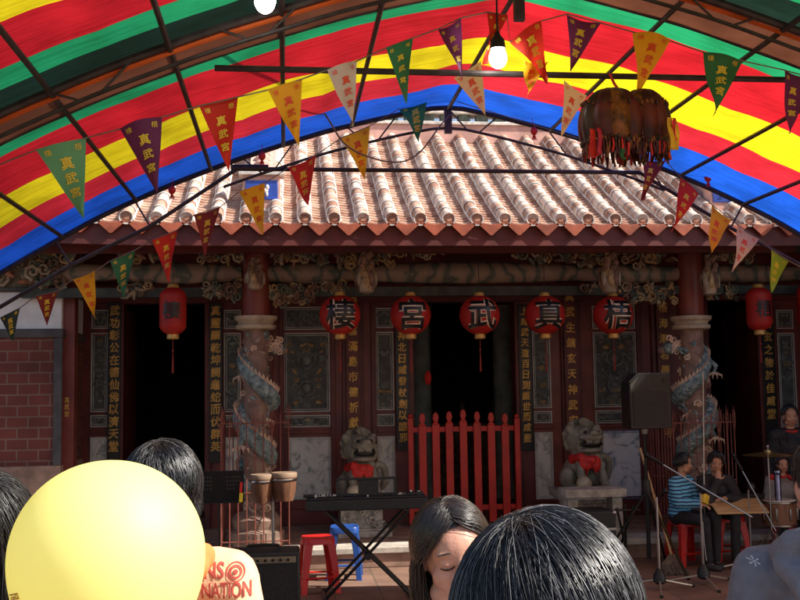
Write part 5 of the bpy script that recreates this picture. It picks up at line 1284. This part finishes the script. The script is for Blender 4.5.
def human(name_label, loc, yaw, s, J, hrot=(0, 0, 0), vox=0.012, skin=SKIN, top=None, bottom=None, shoes=None, topkw={}, face=True, bmat=None, smat=None, lips=True, closed=False, group=None, cat='person', curlL=.5, curlR=.5, nL=None, nR=None):
    H = thing('person', loc, name_label, cat, group)
    T = Matrix.Translation(loc) @ Matrix.Rotation(yaw, 4, 'Z') @ Matrix.Scale(s, 4)
    HR = Matrix.Rotation(hrot[0], 3, 'Z') @ Matrix.Rotation(hrot[1], 3, 'X') @ Matrix.Rotation(hrot[2], 3, 'Y')
    g = {k: V(v) for k, v in J.items()}; hd = g['hd']
    def done(mb, *a, **k): mb.v = [tuple(T @ V(p)) for p in mb.v]; return mb.build(*a, **k)
    def hp(x, y, z): return hd + HR @ V((x, y, z))
    def he(mb, c, r, rot=None): mb.ell(hp(*c), r, 16, 11, HR if rot is None else HR @ rot)
    mb = MB()
    up = (g['che'] - g['pel']).normalized(); tr = V((0, 0, 1)).rotation_difference(up).to_matrix()
    mb.ell(g['pel'], (.15, .11, .13), rot=tr); mb.ell((g['pel'] + g['che']) / 2, (.135, .095, .17), rot=tr); mb.ell(g['che'], (.155, .105, .17), rot=tr)
    mb.caps(g['sL'] - V((.03, 0, 0)), g['sR'] + V((.03, 0, 0)), .055, .055, 10); mb.caps(g['nec'] - V((0, 0, .04)), hd + HR @ V((0, .02, -.05)), .056, .05, 12)
    mb.caps(g['nec'] - V((0.02, 0, .03)), g['sR'] + V((.05, 0, .02)), .05, .045, 9); mb.caps(g['nec'] - V((-0.02, 0, .03)), g['sL'] + V((-.05, 0, .02)), .05, .045, 9)
    for q in 'LR':
        mb.caps(g['s' + q], g['e' + q], .048, .038); mb.caps(g['e' + q], g['w' + q], .038, .026)
        mb.caps(g['h' + q], g['k' + q], .078, .053); mb.caps(g['k' + q], g['a' + q], .052, .034); a = g['a' + q]; mb.caps(a - V((0, -.03, .035)), a + V((0, -.14, -.05)), .035, .026)
        sd = 1 if q == 'L' else -1; dn = (nL if q == 'L' else nR)
        if dn is None: dn = V((-sd, 0, 0)) if abs(g['d' + q].normalized().z) > .6 else V((0, 0, -1))
        hand(mb, g['w' + q] + g['d' + q].normalized() * .01, g['d' + q], dn, sd, curlL if q == 'L' else curlR)
    # head
    he(mb, (0, .012, .022), (.074, .092, .094)); he(mb, (0, -.022, -.038), (.060, .064, .074)); he(mb, (0, -.050, -.088), (.026, .024, .022)); he(mb, (0, -.035, .03), (.064, .058, .06))
    for sx in (-1, 1):
        he(mb, (sx * .034, -.055, -.028), (.030, .028, .030)); he(mb, (sx * .078, .012, -.008), (.011, .021, .032), Matrix.Rotation(sx * .35, 3, 'Z'))
        he(mb, (sx * .044, -.02, -.075), (.026, .035, .025)); he(mb, (sx * .031, -.074, .026), (.024, .014, .008)); he(mb, (sx * .012, -.095, -.032), (.009, .010, .008))
    mb.caps(hp(0, -.083, .012), hp(0, -.104, -.026), .009, .012, 9); he(mb, (0, -.079, -.055), (.026, .016, .018))
    if closed:
        for sx in (-1, 1): he(mb, (sx * .031, -.073, .004), (.017, .013, .012))
    body = done(mb, 'body', skin, H, remesh=vox, sm=3)
    if face:
        for sx in (-1, 1):
            mb = MB()
            if closed:
                pts = [hp(sx * .031 + u * .018, -.0865 + .006 * u * u, -.002 - .005 * (1 - u * u)) for u in (-1, -.6, -.2, .2, .6, 1)]; mb.tube(pts, [.0012, .002, .0024, .0024, .002, .001], 6); done(mb, 'eyelash', EYED, H)
            else:
                he(mb, (sx * .031, -.077, .004), (.0155, .010, .0085)); e = done(mb, 'eye', EYEW if vox < .009 else EYED, H)
                if vox < .009: mb = MB(); he(mb, (sx * .031, -.0845, .004), (.0075, .004, .0075)); done(mb, 'iris', EYED, e)
            mb = MB(); pts = [hp(sx * (.031 + u * .021), -.0875 + .006 * u * u, .026 + .004 * (1 - u * u)) for u in (-1, -.5, 0, .5, 1)]; mb.tube(pts, [.002, .003, .003, .003, .0015], 6, flat=.6); done(mb, 'eyebrow', HAIRK, H)
        if lips:
            mb = MB(); he(mb, (0, -.094, -.0585), (.021, .007, .0055)); he(mb, (0, -.092, -.0665), (.017, .007, .006)); done(mb, 'lips', LIPS, H, remesh=.0022 * s, sm=2)
    if top:
        mb = MB(); e = topkw.get('fat', .016)
        mb.ell(g['pel'] + up * .03, (.16 + e, .118 + e, .13), rot=tr); mb.ell((g['pel'] + g['che']) / 2, (.145 + e, .105 + e, .2), rot=tr); mb.ell(g['che'], (.165 + e, .115 + e, .18), rot=tr)
        mb.caps(g['sL'] - V((.02, 0, 0)), g['sR'] + V((.02, 0, 0)), .058 + e, .058 + e, 10)
        for sg, q in ((1, 'L'), (-1, 'R')):
            mb.caps(g['nec'] - V((0, 0, .045)), g['s' + q] + V((-sg * .03, 0, .012)), .052 + e, .05 + e, 9)
            mid = (g['s' + q] + g['e' + q]) / 2; mb.caps(g['s' + q], g['e' + q], .056 + e, .047 + e); wr = g['e' + q] + (g['w' + q] - g['e' + q]) * .96; mb.caps(g['e' + q], wr, .047 + e, .036 + e * .8)
            r_ = random.Random(int(e * 1e4) + sg)                    # cloth folds at the elbows
            for k in range(5):
                c_ = g['e' + q] + (g['s' + q] - g['e' + q]) * (.08 * k) + V((r_.uniform(-.01, .01), r_.uniform(-.01, .01), 0)); mb.ell(c_, (.056 + e, .056 + e, .012), 12, 6, Matrix.Rotation(r_.uniform(-.5, .5), 3, 'Y'))
        mb.lathe(g['nec'] - V((0, 0, .05)), [(.06, 0), (.075, 0), (.07, .055), (.064, .06), (.058, .055)], 16)
        rf = random.Random(len(name_label))
        for k in range(topkw.get('folds', 14)):               # soft folds over back, chest and sleeves
            a = rf.uniform(0, 6.283); z0_ = rf.uniform(-.28, .12); da = rf.uniform(-.5, .5); ln = rf.uniform(.08, .2); fp = []
            for i in range(6):
                t = i / 5; aa = a + da * t; zz = z0_ + ln * t - .06 * math.sin(math.pi * t); rx_, ry_ = .160 + e, .108 + e
                sh = max(0.35, math.sqrt(max(.0, 1 - (zz / .30) ** 2)))
                fp.append(g['che'] + V((rx_ * sh * math.cos(aa), ry_ * sh * math.sin(aa), zz)))
            mb.tube(fp, [.004, .010, .013, .013, .010, .004], 7)
        for sg, q in ((1, 'L'), (-1, 'R')):
            for k in range(8):
                t = rf.uniform(.05, .9); c_ = g['s' + q] + (g['e' + q] - g['s' + q]) * t; n0 = rf.uniform(0, 6.28); rr_ = .053 + e - .008 * t
                fp = [c_ + V((rr_ * math.cos(n0 + u_ * .9), rr_ * math.sin(n0 + u_ * .9), .03 * u_ * rf.choice((-1, 1)))) for u_ in (-1, -.5, 0, .5, 1)]
                mb.tube(fp, [.003, .009, .011, .009, .003], 7)
        if topkw.get('hood'):
            hb = MB(); c = g['nec'] + V((0, .05, -.0))
            pts = [c + V((.112 * math.cos(a), .085 * math.sin(a), .026 + .03 * math.sin(a) - .015 * math.cos(2 * a))) for a in [6.283 * i / 24 for i in range(25)]]
            hb.tube(pts, [.036 + .006 * math.sin(3 * i) for i in range(25)], 10)
            hb.ell(c + V((0, .09, -.04)), (.095, .045, .07)); hb.caps(c + V((-.095, .06, .0)), c + V((0, .115, -.08)), .038, .035); hb.caps(c + V((.095, .06, .0)), c + V((0, .115, -.08)), .038, .035)
            for k in range(4): hb.tube([c + V((.08 * math.cos(a), .128 + .0 * k, -.02 - .022 * k + .05 * math.sin(a) * -1)) for a in (0.3, .8, 1.3, 1.57, 1.9, 2.4, 2.85)], [.003, .008, .010, .011, .010, .008, .003], 6)
            done(hb, 'hood', topkw['hood'], H, remesh=.007, sm=6)
        o = done(mb, topkw.get('name', 'jacket'), top, H, remesh=max(vox, .008), sm=3)
        H['top'] = o.name
        if topkw.get('collar'):
            mb = MB(); mb.tube([g['nec'] + V((.082 * math.cos(a), -.01 + .078 * math.sin(a), .015 + .02 * math.sin(a))) for a in [6.283 * i / 20 + 1.9 for i in range(18)]], .016, 8); done(mb, 'collar', topkw['collar'], H)
    if bottom:
        mb = MB(); mb.ell(g['pel'] - up * .03, (.17, .128, .12), rot=tr)
        for q in 'LR': mb.caps(g['h' + q], g['k' + q], .09, .068); mb.caps(g['k' + q], g['a' + q] + V((0, 0, .02)), .067, .055)
        done(mb, 'trousers', bottom, H, remesh=max(vox, .01), sm=2)
    if shoes:
        for q in 'LR':
            a = g['a' + q]; mb = MB(); mb.ell(a + V((0, .0, -.03)), (.046, .058, .05)); mb.ell(a + V((0, -.09, -.05)), (.045, .085, .034)); mb.box(a.x - .043, a.x + .043, a.y - .165, a.y + .055, a.z - .079, a.z - .055); done(mb, 'shoe', shoes, H, remesh=.01 * s, sm=2)
    return H, T, HR, hd, s
def add_hair(H, T, HR, hd, s, n, length, face_open=58, fringe=None, w=.0016, mats=None, pgrey=0.0, thick=.012, crown=(0, .035, .1), seed=1, drop=0.0, endth=105, part=0.0, clump=0.5, cap=True, hairline=34, defl=1.5, inward=.0, lower=0.0, cj=0.22, rad=None, segs=9, wild=0.0):
    """strands combed from the crown over the skull; angles in degrees, lengths in metres before scale"""
    r = random.Random(seed); rad = rad or V((.078, .097, .1)); ctr = V((0, .012, .022))
    u = V(crown).normalized(); f = V((0, -1, 0)); e1 = (f - u * f.dot(u)).normalized(); e2 = u.cross(e1)
    mats = mats or [HAIRK, HAIRG]; mb = MB()
    M3 = T.to_3x3() @ HR; O = T @ hd
    fr = [(u, e1, e2)]
    def pt(th, ph, off):
        u, e1, e2 = fr[0]
        d = u * math.cos(th) + (e1 * math.cos(ph) + e2 * math.sin(ph)) * math.sin(th)
        return ctr + V((d.x * (rad.x + off), d.y * (rad.y + off), d.z * (rad.z + off))), d
    clumps = [(r.uniform(-1, 1), r.uniform(-1, 1), r.random()) for _ in range(70)]
    fo = R_(face_open)
    for i in range(n):
        ci = r.randrange(70); cl = clumps[ci]
        ui = (u + e1 * (cl[0] * .5 + r.uniform(-.5, .5)) * cj + e2 * (cl[1] * .5 + r.uniform(-.5, .5)) * cj * 1.6).normalized()
        f1 = (e1 - ui * e1.dot(ui)).normalized(); fr[0] = (ui, f1, ui.cross(f1))
        ph = (ci / 70 * 2 * math.pi - math.pi) * clump + r.uniform(-math.pi, math.pi) * (1 - clump) if r.random() < .6 else r.uniform(-math.pi, math.pi)
        ph = (ph + math.pi) % (2 * math.pi) - math.pi
        front = abs(ph) < fo
        th0 = R_(3 + 60 * r.random() ** 0.75); th1 = R_(endth + r.uniform(-6, 6))
        ph1 = ph
        if front:
            if fringe is not None and r.random() < .85: th1 = R_(fringe + r.uniform(-7, 5))
            else: ph1 = math.copysign(fo + r.uniform(0, .25), ph - part)
            if th0 > th1 - .2: th0 = R_(5)
            if fringe is None and th0 > R_(30): th0 = R_(r.uniform(2, 26))
        off0 = .004 + thick * r.random(); L = drop * (0.75 + .3 * r.random()) if not (front and fringe is not None and th1 < R_(100)) else 0.0
        pts = []; rs = []; na = segs
        tw = cl[0] * .10 + r.uniform(-.05, .05)
        for k in range(na + 1):
            t = k / na; th = th0 + (th1 - th0) * t; p_ = ph + (ph1 - ph) * min(1, t * defl) + tw * t + wild * math.sin(5 * t + ci) * .1
            off = off0 * (0.45 + .75 * math.sin(math.pi * min(1, .25 + t * .6))) + (.006 * cl[2] * t) 
            q, d = pt(th, p_, off); pts.append(O + M3 @ q)
        if L > 0.01:
            q0 = pts[-1]; out = pts[-1] - pts[-2]; nb = max(3, int(L / .03))
            hor = (q0 - O); hor.z = 0; hor = hor.normalized() if hor.length > 1e-6 else V((0, 0, 0))
            for k in range(1, nb + 1):
                t = k / nb; pts.append(q0 + V((0, 0, -L * s * t)) - hor * (inward * t * t * s) + hor * .006 * s * math.sin(4 * t + ci) + V((cl[0], cl[1], 0)) * .006 * s * t)
        m = len(pts)
        rs = [w * s * (0.7 + .5 * math.sin(math.pi * min(1, .2 + .7 * k / m))) * (1 - max(0, (k / (m - 1) - .8) / .2) * .8) for k in range(m)]
        mb.cur = 1 if r.random() < pgrey * (1.6 if cl[2] > .5 else .5) else 0
        mb.tube(pts, rs, 3, caps=False)
    fr[0] = (u, e1, e2)
    hm = mb.build('hair', mats, H, smooth=180)
    if cap:
        mb = MB(); nu, nv = 36, 16
        def fn(a, b):
            ph = -math.pi + 2 * math.pi * a; te = R_(endth - 4)
            if abs(ph) < fo: te = R_(fringe if fringe is not None else hairline)
            elif abs(ph) < fo + .3: te = R_((fringe if fringe is not None else hairline)) + (R_(endth - 4) - R_((fringe if fringe is not None else hairline))) * (abs(ph) - fo) / .3
            q, d = pt(.02 + (te - .02) * b, ph, .003); return O + M3 @ q
        mb.grid(fn, nu, nv); mb.build('scalp_hair', mats[0], hm, smooth=180)
    return hm
def project_text(H, items, m, T, toward, name='lettering'):
    """writing laid on the clothing by casting along +/-Y"""
    bpy.context.view_layer.update(); dg = bpy.context.evaluated_depsgraph_get()
    o = [c for c in kids(H) if c.name == H['top']][0]; ev = o.evaluated_get(dg); me = ev.to_mesh(); mw = Matrix.Translation(H.location)
    bvh = BVHTree.FromPolygons([mw @ v.co for v in me.vertices], [tuple(p.vertices) for p in me.polygons]); ev.to_mesh_clear()
    mb = MB()
    for text, c, sz, cell, rot in items:
        vs, fs = glyphs(text, 0.0 if cell else 0.022, cell); out = []
        if not cell:                                       # rot = letter width here; c = right end of the line
            x1 = max(q[0] for q in vs); wd = x1 - min(q[0] for q in vs); kx = rot * len(text) / (wd * sz); vs = [((q[0] - x1) * kx, q[1], q[2]) for q in vs]; rot = 0
        for u, v, z in vs:
            ca, sa = math.cos(rot), math.sin(rot); x, zz = c[0] + (u * ca - v * sa) * sz, c[1] + (u * sa + v * ca) * sz
            hit = bvh.ray_cast(V((x, toward, zz)), V((0, 1, 0)))
            y = hit[0].y if hit[0] is not None else T.translation.y
            out.append(V((x, y - .0025 - z * .01, zz)))
        mb.add(out, fs)
    return mb.build(name, m, o, smooth=0)
def ground_under(p): return V((p.x, p.y, 0))

GREYHOOD = mat('blue_grey_fleece', (0.14, 0.155, 0.19), 0.9, 0.12, 30, bump=0.45, bscale=60); ORHOOD = mat('pale_orange_fleece', (0.88, 0.50, 0.28), 0.85, 0.12, 8, bump=0.25, bscale=140)  # orange fleece paled to paint the glaring sun on the back
JEANS = mat('dark_jeans', (0.03, 0.04, 0.07), 0.85, 0.25, 30); DKT = mat('dark_cloth', (0.02, 0.02, 0.024), 0.85, 0.3, 14, bump=0.2); SHOE = mat('dark_shoe', (0.03, 0.028, 0.028), 0.6)
PALEBLUE = mat('pale_blue_shirt', (0.42, 0.50, 0.66), 0.85, 0.1, 12, bump=0.2); GREYC = mat('grey_coat', (0.22, 0.22, 0.24), 0.9, 0.25, 12, bump=0.3)
def from_head(px, py, Y, J=STAND): p = P(px, py, Y); return ground_under(p - V((0, 0, 0))), p.z / J['hd'][2], p
def at_head(px, py, Y, yaw, J=STAND):
    p = P(px, py, Y); s = p.z / J['hd'][2]; off = Matrix.Rotation(yaw, 3, 'Z') @ (V(J['hd']) * s); return V((p.x - off.x, p.y - off.y, 0)), s

# girl facing the camera, looking down
yaw = R_(-4); loc, s = at_head(453, 556, 2.1, yaw)
h = human('girl with shoulder length dark hair and pale blue shirt looking down, facing the camera', loc, yaw, s, STAND, hrot=(R_(7), R_(4), R_(-7)), vox=.0045, top=PALEBLUE, bottom=JEANS, shoes=SHOE, topkw=dict(name='shirt'), closed=True)
add_hair(*h, 6000, 0, face_open=78, drop=.15, endth=97, w=.0009, mats=[HAIRB, HAIRG], pgrey=.0, thick=.012, crown=(-.012, -.02, .1), seed=11, part=.05, cj=.14, hairline=43, defl=1.12, inward=.01)
# person nearest the camera; grey strands paint sun gloss on black hair
yaw = R_(174); loc, s = at_head(546, 642, 1.05, yaw)
h = human('person nearest the camera with thick greying black hair, seen from behind', loc, yaw, s, STAND, hrot=(0, R_(4), 0), vox=.007, top=GREYC, bottom=JEANS, shoes=SHOE, topkw=dict(name='coat'), face=True)
add_hair(*h, 19000, 0, face_open=42, fringe=70, drop=.05, endth=112, w=.00044, pgrey=.14, thick=.022, crown=(.03, .0, .1), seed=5, wild=.5, segs=11, clump=.35, cj=.14)
# hooded sweatshirt with printed back
yaw = R_(180); loc, s = at_head(163, 494, 2.6, yaw)
h = human('person in a pale orange hooded sweatshirt with red printing on the back', loc, yaw, s, STAND, hrot=(R_(-6), R_(4), 0), vox=.008, top=ORHOOD, bottom=JEANS, shoes=SHOE, topkw=dict(name='hooded_sweatshirt', hood=mat('orange_hood', (.80, .22, .06), .85, .15, 10, bump=.25, bscale=140), fat=.024, folds=4))  # stronger orange paints the hood's shade against the sunlit back
add_hair(*h, 6500, 0, face_open=45, fringe=75, drop=.05, endth=112, w=.0008, pgrey=.03, thick=.02, crown=(0.01, .01, .1), seed=21, wild=.6, clump=.3)
PRINT = mat('red_print', (0.42, 0.06, 0.04), 0.8, 0.15, 30); yb = loc.y - .05
def pz(px, py, Y=2.47): q = P(px, py, Y); return (q.x, q.z)
hs = 2.47 / 1000
project_text(h[0], [('NS', pz(223, 574), 15.5 * hs, False, 9.6 * hs), ('NATION', pz(251, 593), 15.5 * hs, False, 8.1 * hs)], PRINT, h[1], loc.y - 1)
mb = MB(); cx, cz = pz(234.5, 576)
def ringpts(r0): return [(cx + r0 * math.cos(a), cz + r0 * math.sin(a)) for a in [6.283 * i / 28 for i in range(28)]]
o = [c for c in kids(h[0]) if c.name == h[0]['top']][0]; dg = bpy.context.evaluated_depsgraph_get(); ev = o.evaluated_get(dg); me = ev.to_mesh()
bv = BVHTree.FromPolygons([v.co + h[0].location for v in me.vertices], [tuple(p.vertices) for p in me.polygons]); ev.to_mesh_clear()
def onb(x, z, off=.0025):
    q = bv.ray_cast(V((x, loc.y - 1, z)), V((0, 1, 0)))[0]; return V((x, (q.y if q is not None else loc.y) - off, z))
for r0, r1 in ((.0235, .0200), (.0165, .0105), (.006, .0005)):
    A_, B_ = ringpts(r0), ringpts(r1); vs = [onb(*p) for p in A_] + [onb(*p) for p in B_]; mb.add(vs, [(i, (i + 1) % 28, 28 + (i + 1) % 28, 28 + i) for i in range(28)])
mb.build('round_emblem', PRINT, o, smooth=0)
# long black hair at the left edge, holding the balloon stick
yaw = R_(172); loc4, s4 = at_head(-14, 540, 2.0, yaw)
bc = P(108, 557, 1.72); brad = 91.5 / 1000 * 1.72
J4 = dict(STAND); hl = Matrix.Rotation(-yaw, 3, 'Z') @ (V((bc.x - 0.03, bc.y + 0.09, 1.12)) - loc4) / s4
J4['wR'] = tuple(hl - V((0, -.0, .05))); e_ = (V(J4['sR']) + hl) / 2 + V((-.06, .05, -.12)); J4['eR'] = tuple(e_); J4['dR'] = (0.2, -.5, .8)
h = human('woman with long straight black hair at the left edge, seen from behind', loc4, yaw, s4, J4, vox=.009, top=GREYC, bottom=JEANS, shoes=SHOE, topkw=dict(name='coat'), curlR=1.3)
add_hair(*h, 4000, 0, face_open=45, fringe=70, drop=.30, endth=100, w=.0009, mats=[HAIRM, HAIRK], pgrey=.2, thick=.014, seed=31)
# blue grey hooded top at the right edge
yaw = R_(146); loc, s = at_head(832, 486, 2.25, yaw)
h = human('person in a blue grey hooded top at the right edge, seen from behind', loc, yaw, s, STAND, hrot=(R_(18), R_(2), 0), vox=.006, top=GREYHOOD, bottom=JEANS, shoes=SHOE, topkw=dict(name='hooded_sweatshirt', hood=GREYHOOD, fat=.018, folds=5))
add_hair(*h, 2600, 0, face_open=75, fringe=60, drop=.0, endth=84, w=.0010, pgrey=.02, thick=.010, seed=41)
hs = 1.9 / 1000; q = P(784, 572, 2.15)
project_text(h[0], [('*', (q.x, q.z), .022, True, 0)], mat('white_print', (0.6, 0.6, 0.62), 0.8), h[1], 1.0, 'printed_mark')

# boys seated before the right column
STRIPE = bpy.data.materials.new('blue_striped_cloth'); STRIPE.use_nodes = True; n_ = STRIPE.node_tree; L_ = n_.links.new
tc_ = n_.nodes.new('ShaderNodeTexCoord'); wv_ = n_.nodes.new('ShaderNodeTexWave'); wv_.bands_direction = 'Z'; wv_.inputs['Scale'].default_value = 9; wv_.inputs['Distortion'].default_value = 2.5; wv_.inputs['Detail'].default_value = 3
cr_ = n_.nodes.new('ShaderNodeValToRGB'); cr_.color_ramp.elements[0].position = .3; cr_.color_ramp.elements[0].color = (.02, .05, .13, 1); cr_.color_ramp.elements[1].position = .55; cr_.color_ramp.elements[1].color = (.14, .46, .68, 1)
L_(tc_.outputs['Object'], wv_.inputs[0]); L_(wv_.outputs['Color'], cr_.inputs[0]); L_(cr_.outputs[0], n_.nodes['Principled BSDF'].inputs['Base Color']); n_.nodes['Principled BSDF'].inputs['Roughness'].default_value = .8
yaw = R_(34); s = .76; J = dict(SIT); p = P(684, 464, 9.45)
J['pel'] = (0, .02, .64); J['hL'] = (.085, -.02, .62); J['hR'] = (-.085, -.02, .62); J['kL'] = (.10, -.40, .62); J['kR'] = (-.12, -.42, .60); J['aL'] = (.10, -.36, .1); J['aR'] = (-.10, -.44, .1)
def seat_at(p, J, yaw, s): off = Matrix.Rotation(yaw, 3, 'Z') @ (V(J['hd']) * s); return V((p.x - off.x, p.y - off.y, 0))
loc = seat_at(p, J, yaw, s); J['hd'] = (0, -.06, p.z / s)
J['nec'] = (0, -.03, p.z / s - .175); J['che'] = (0, 0, p.z / s - .40); J['sL'] = (.16, -.02, p.z / s - .23); J['sR'] = (-.16, -.02, p.z / s - .23)
J['eL'] = (.21, -.10, .80); J['wL'] = (.10, -.28, .83); J['eR'] = (-.21, -.10, .80); J['wR'] = (-.07, -.30, .80)
h = human('boy in a blue striped jacket seated on a red stool, looking to the right', loc, yaw, s, J, hrot=(R_(38), R_(2), 0), vox=.0075, skin=SKIND, top=STRIPE, bottom=DKT, shoes=SHOE, topkw=dict(fat=.022))
add_hair(*h, 900, 0, face_open=55, fringe=62, drop=0, endth=100, w=.003, pgrey=0, thick=.018, seed=51)
mb = MB(); W1 = h[1]
for q, sx in (('L', 1), ('R', -1)):
    k_, a_ = V(J['k' + q]), V(J['a' + q]); mb.tube([W1 @ (k_ + V((sx * .066, -.01, .0))), W1 @ ((k_ + a_) / 2 + V((sx * .064, -.0, 0))), W1 @ (a_ + V((sx * .058, 0, .03)))], .007, 6, flat=.5)
mb.build('trouser_stripe', mat('pale_stripe', (.5, .5, .5), .8), [c for c in kids(h[0]) if c.name.startswith('trousers')][0])
pk = W1 @ V((0.02, -.36, .85)); mb = MB(); mb.obox(Matrix.Translation(pk) @ Matrix.Rotation(.5, 4, 'Z') @ Matrix.Rotation(.4, 4, 'Y'), .06, .022, .045)
tag(mb.build('snack_packet', mat('yellow_packet', (.72, .48, .05), .35, .2, 12), bevel=.01), 'small yellow packet held by the boy in the blue striped jacket', 'packet')
yaw = R_(-4); s = .78; J = dict(SIT); p = P(716, 463, 9.4); loc = seat_at(p, J, yaw, s); z_ = p.z / s
J['hd'] = (0, -.17, z_); loc = seat_at(p, J, yaw, s); J['nec'] = (0.01, -.10, z_ - .165); J['che'] = (0.02, -.02, z_ - .38); J['pel'] = (.03, .06, .64); J['sL'] = (.18, -.07, z_ - .23); J['sR'] = (-.15, -.09, z_ - .22)
J['eR'] = (-.16, -.30, .80); J['wR'] = (-.03, -.285, z_ - .215); J['dR'] = (.25, .25, 1); J['eL'] = (.25, -.2, .80); J['wL'] = (.06, -.36, .84); J['dL'] = (-1, -.2, .05)
h = human('boy in dark clothes seated on a red stool, resting his chin on his hand', loc, yaw, s, J, hrot=(R_(-12), R_(8), R_(8)), vox=.0075, skin=SKIND, top=mat('charcoal_jacket', (.032, .03, .034), .85, .3, 14, bump=.2), bottom=DKT, shoes=SHOE, topkw=dict(fat=.022), curlR=1.0, nR=V((.3, 1, -.2)))
add_hair(*h, 900, 0, face_open=50, fringe=66, drop=0, endth=98, w=.003, pgrey=0, thick=.022, seed=61, wild=1.0)
bd = h[1] @ V((.17, -.40, .745)); mb = MB(); M_ = Matrix.Translation(bd) @ Matrix.Rotation(R_(-3), 4, 'Z') @ Matrix.Rotation(R_(24), 4, 'X'); mb.obox(M_, .25, .13, .012)
ob = thing('wooden_board', bd, 'tan wooden board with a dark edge on the lap of the boy in dark clothes', 'board'); mb.build('plate', WOOD, ob, bevel=.01)
mb = MB(); mb.obox(M_ @ Matrix.Translation((0.02, .155, .012)), .29, .022, .026); mb.build('edge_bar', DKT, ob, bevel=.006)
# drummer child and the man behind
yaw = R_(-10); s = .72; J = dict(SIT); p = P(782, 464, 9.75); z_ = p.z / s; J['hd'] = (0, -.06, z_); J['nec'] = (0, -.03, z_ - .17); J['che'] = (0, 0, z_ - .38); J['sL'] = (.165, -.02, z_ - .23); J['sR'] = (-.165, -.02, z_ - .23)
J['eL'] = (.23, -.1, z_ - .5); J['wL'] = (.12, -.3, z_ - .5); J['eR'] = (-.23, -.1, z_ - .5); J['wR'] = (-.12, -.3, z_ - .5); loc = seat_at(p, J, yaw, s)
VEST = mat('grey_sleeved_jacket', (.22, .19, .17), .85, .2, 10)
h = human('child drummer in a grey jacket with red shoulders behind the brass cymbal', loc, yaw, s, J, hrot=(0, R_(10), 0), vox=.0085, skin=SKIN, top=VEST, bottom=DKT, shoes=SHOE, topkw=dict(fat=.02, collar=RIBBON), curlL=1.2, curlR=1.2)
add_hair(*h, 700, 0, face_open=50, fringe=66, drop=0, endth=98, w=.003, pgrey=0, thick=.016, seed=71)
mb = MB(); g0 = {k: h[1] @ V(v) for k, v in J.items()}
for q in 'LR': mb.caps(g0['s' + q] + V((0, -.03, .035)), (g0['s' + q] * .55 + g0['nec'] * .45) + V((0, -.055, .01)), .035, .03, 9)
mb.build('shoulder_patch', RIBBON, [c for c in kids(h[0]) if c.name == h[0]['top']][0])
for q in 'LR':
    mb = MB(); a = g0['w' + q] + V((0, -.07, -.01)); mb.tube([a + V((0, .08, .03)), a + V((0.02, -.22, -.02))], .006, 7); tag(mb.build('drumstick', WOOD), 'wooden drumstick in the %s hand of the child drummer' % ('left' if q == 'L' else 'right'), 'drumstick')
stool(786, loc.y + .02, .42, .27, .33, REDPL, 'red plastic stool under the child drummer', .1)
yaw = R_(-14); loc, s = at_head(790, 416, 10.3, yaw); 
p = P(790, 416, 9.9); s = p.z / 1.585; loc = ground_under(p)
h = human('man in a black jacket with a red collar standing behind the drummer', loc, yaw, s, STAND, hrot=(R_(4), R_(6), 0), vox=.0085, skin=SKIND, top=mat('black_jacket', (.016, .015, .017), .7, .3, 14), bottom=DKT, shoes=SHOE, topkw=dict(fat=.03, collar=RIBBON))
add_hair(*h, 700, 0, face_open=55, fringe=52, drop=0, endth=92, w=.003, pgrey=.0, thick=.010, seed=81)

# ------------------------------------------------------------------ the balloon
YBAL = mat('yellow_balloon_rubber', (0.98, 0.95, 0.44), 0.58, 0.012, 3, spec=1.0, transl=0.55)
bl = thing('balloon', bc, 'big pale yellow balloon in the foreground at the lower left', 'balloon')
mb = MB(); prof = []
for i in range(57):
    t = i / 56; th = math.pi * (1 - t); rr = brad * math.sin(th) ** (0.96); z = brad * (math.cos(th)) * (1.0 if th < math.pi / 2 else 1.16 - .02 * math.sin(th))
    prof.append((max(rr, .008), z))
mb.lathe(bc, prof, 112); mb.lathe(bc - V((0, 0, brad * 1.16 + .018)), [(.014, 0), (.012, .006), (.006, .012), (.009, .022)], 12)
mb.build('skin', YBAL, bl, smooth=180)
mb = MB()
def onball(cx, cz, sz, rot):
    def f(u, v):
        ca, sa = math.cos(rot), math.sin(rot); x, z = cx + (u * ca - v * sa) * sz, cz + (u * sa + v * ca) * sz; ct = max(-.98, min(.98, z / (brad * (1.145 if z < 0 else 1))))
        rr = brad * (1 - ct * ct) ** .48 * 1.003; return bc + V((x, -math.sqrt(max(1e-6, rr * rr - x * x)) - .002, z))
    return f
for ch, (px, py), sz in (('關', (34, 583), 13), ('心', (37, 594), 11), ('口', (22, 592), 9), ('日', (25, 600), 9), ('龍', (40, 605), 12)):
    x, z = (px - 106.5) * 1.72e-3 * .985, -(py - 556) * 1.72e-3; write(mb, ch, onball(x, z, sz * 1.72e-3, R_(-68)), .012, lift=0.01)
mb.build('lettering', mat('orange_ink', (.50, .22, .02), .5), bl, smooth=0)
hw_ = Matrix.Translation(loc4) @ Matrix.Rotation(R_(172), 4, 'Z') @ Matrix.Scale(s4, 4)
hp_ = hw_ @ (V(J4['wR']) + V(J4['dR']).normalized() * .085)
mb = MB(); mb.tube([bc - V((0, 0, brad * 1.16 + .0)), V((hp_.x, hp_.y, hp_.z + .02)), hp_ - V((0, 0, .12))], .004, 8); mb.build('stick', mat('white_stick', (.7, .7, .68), .4), bl)
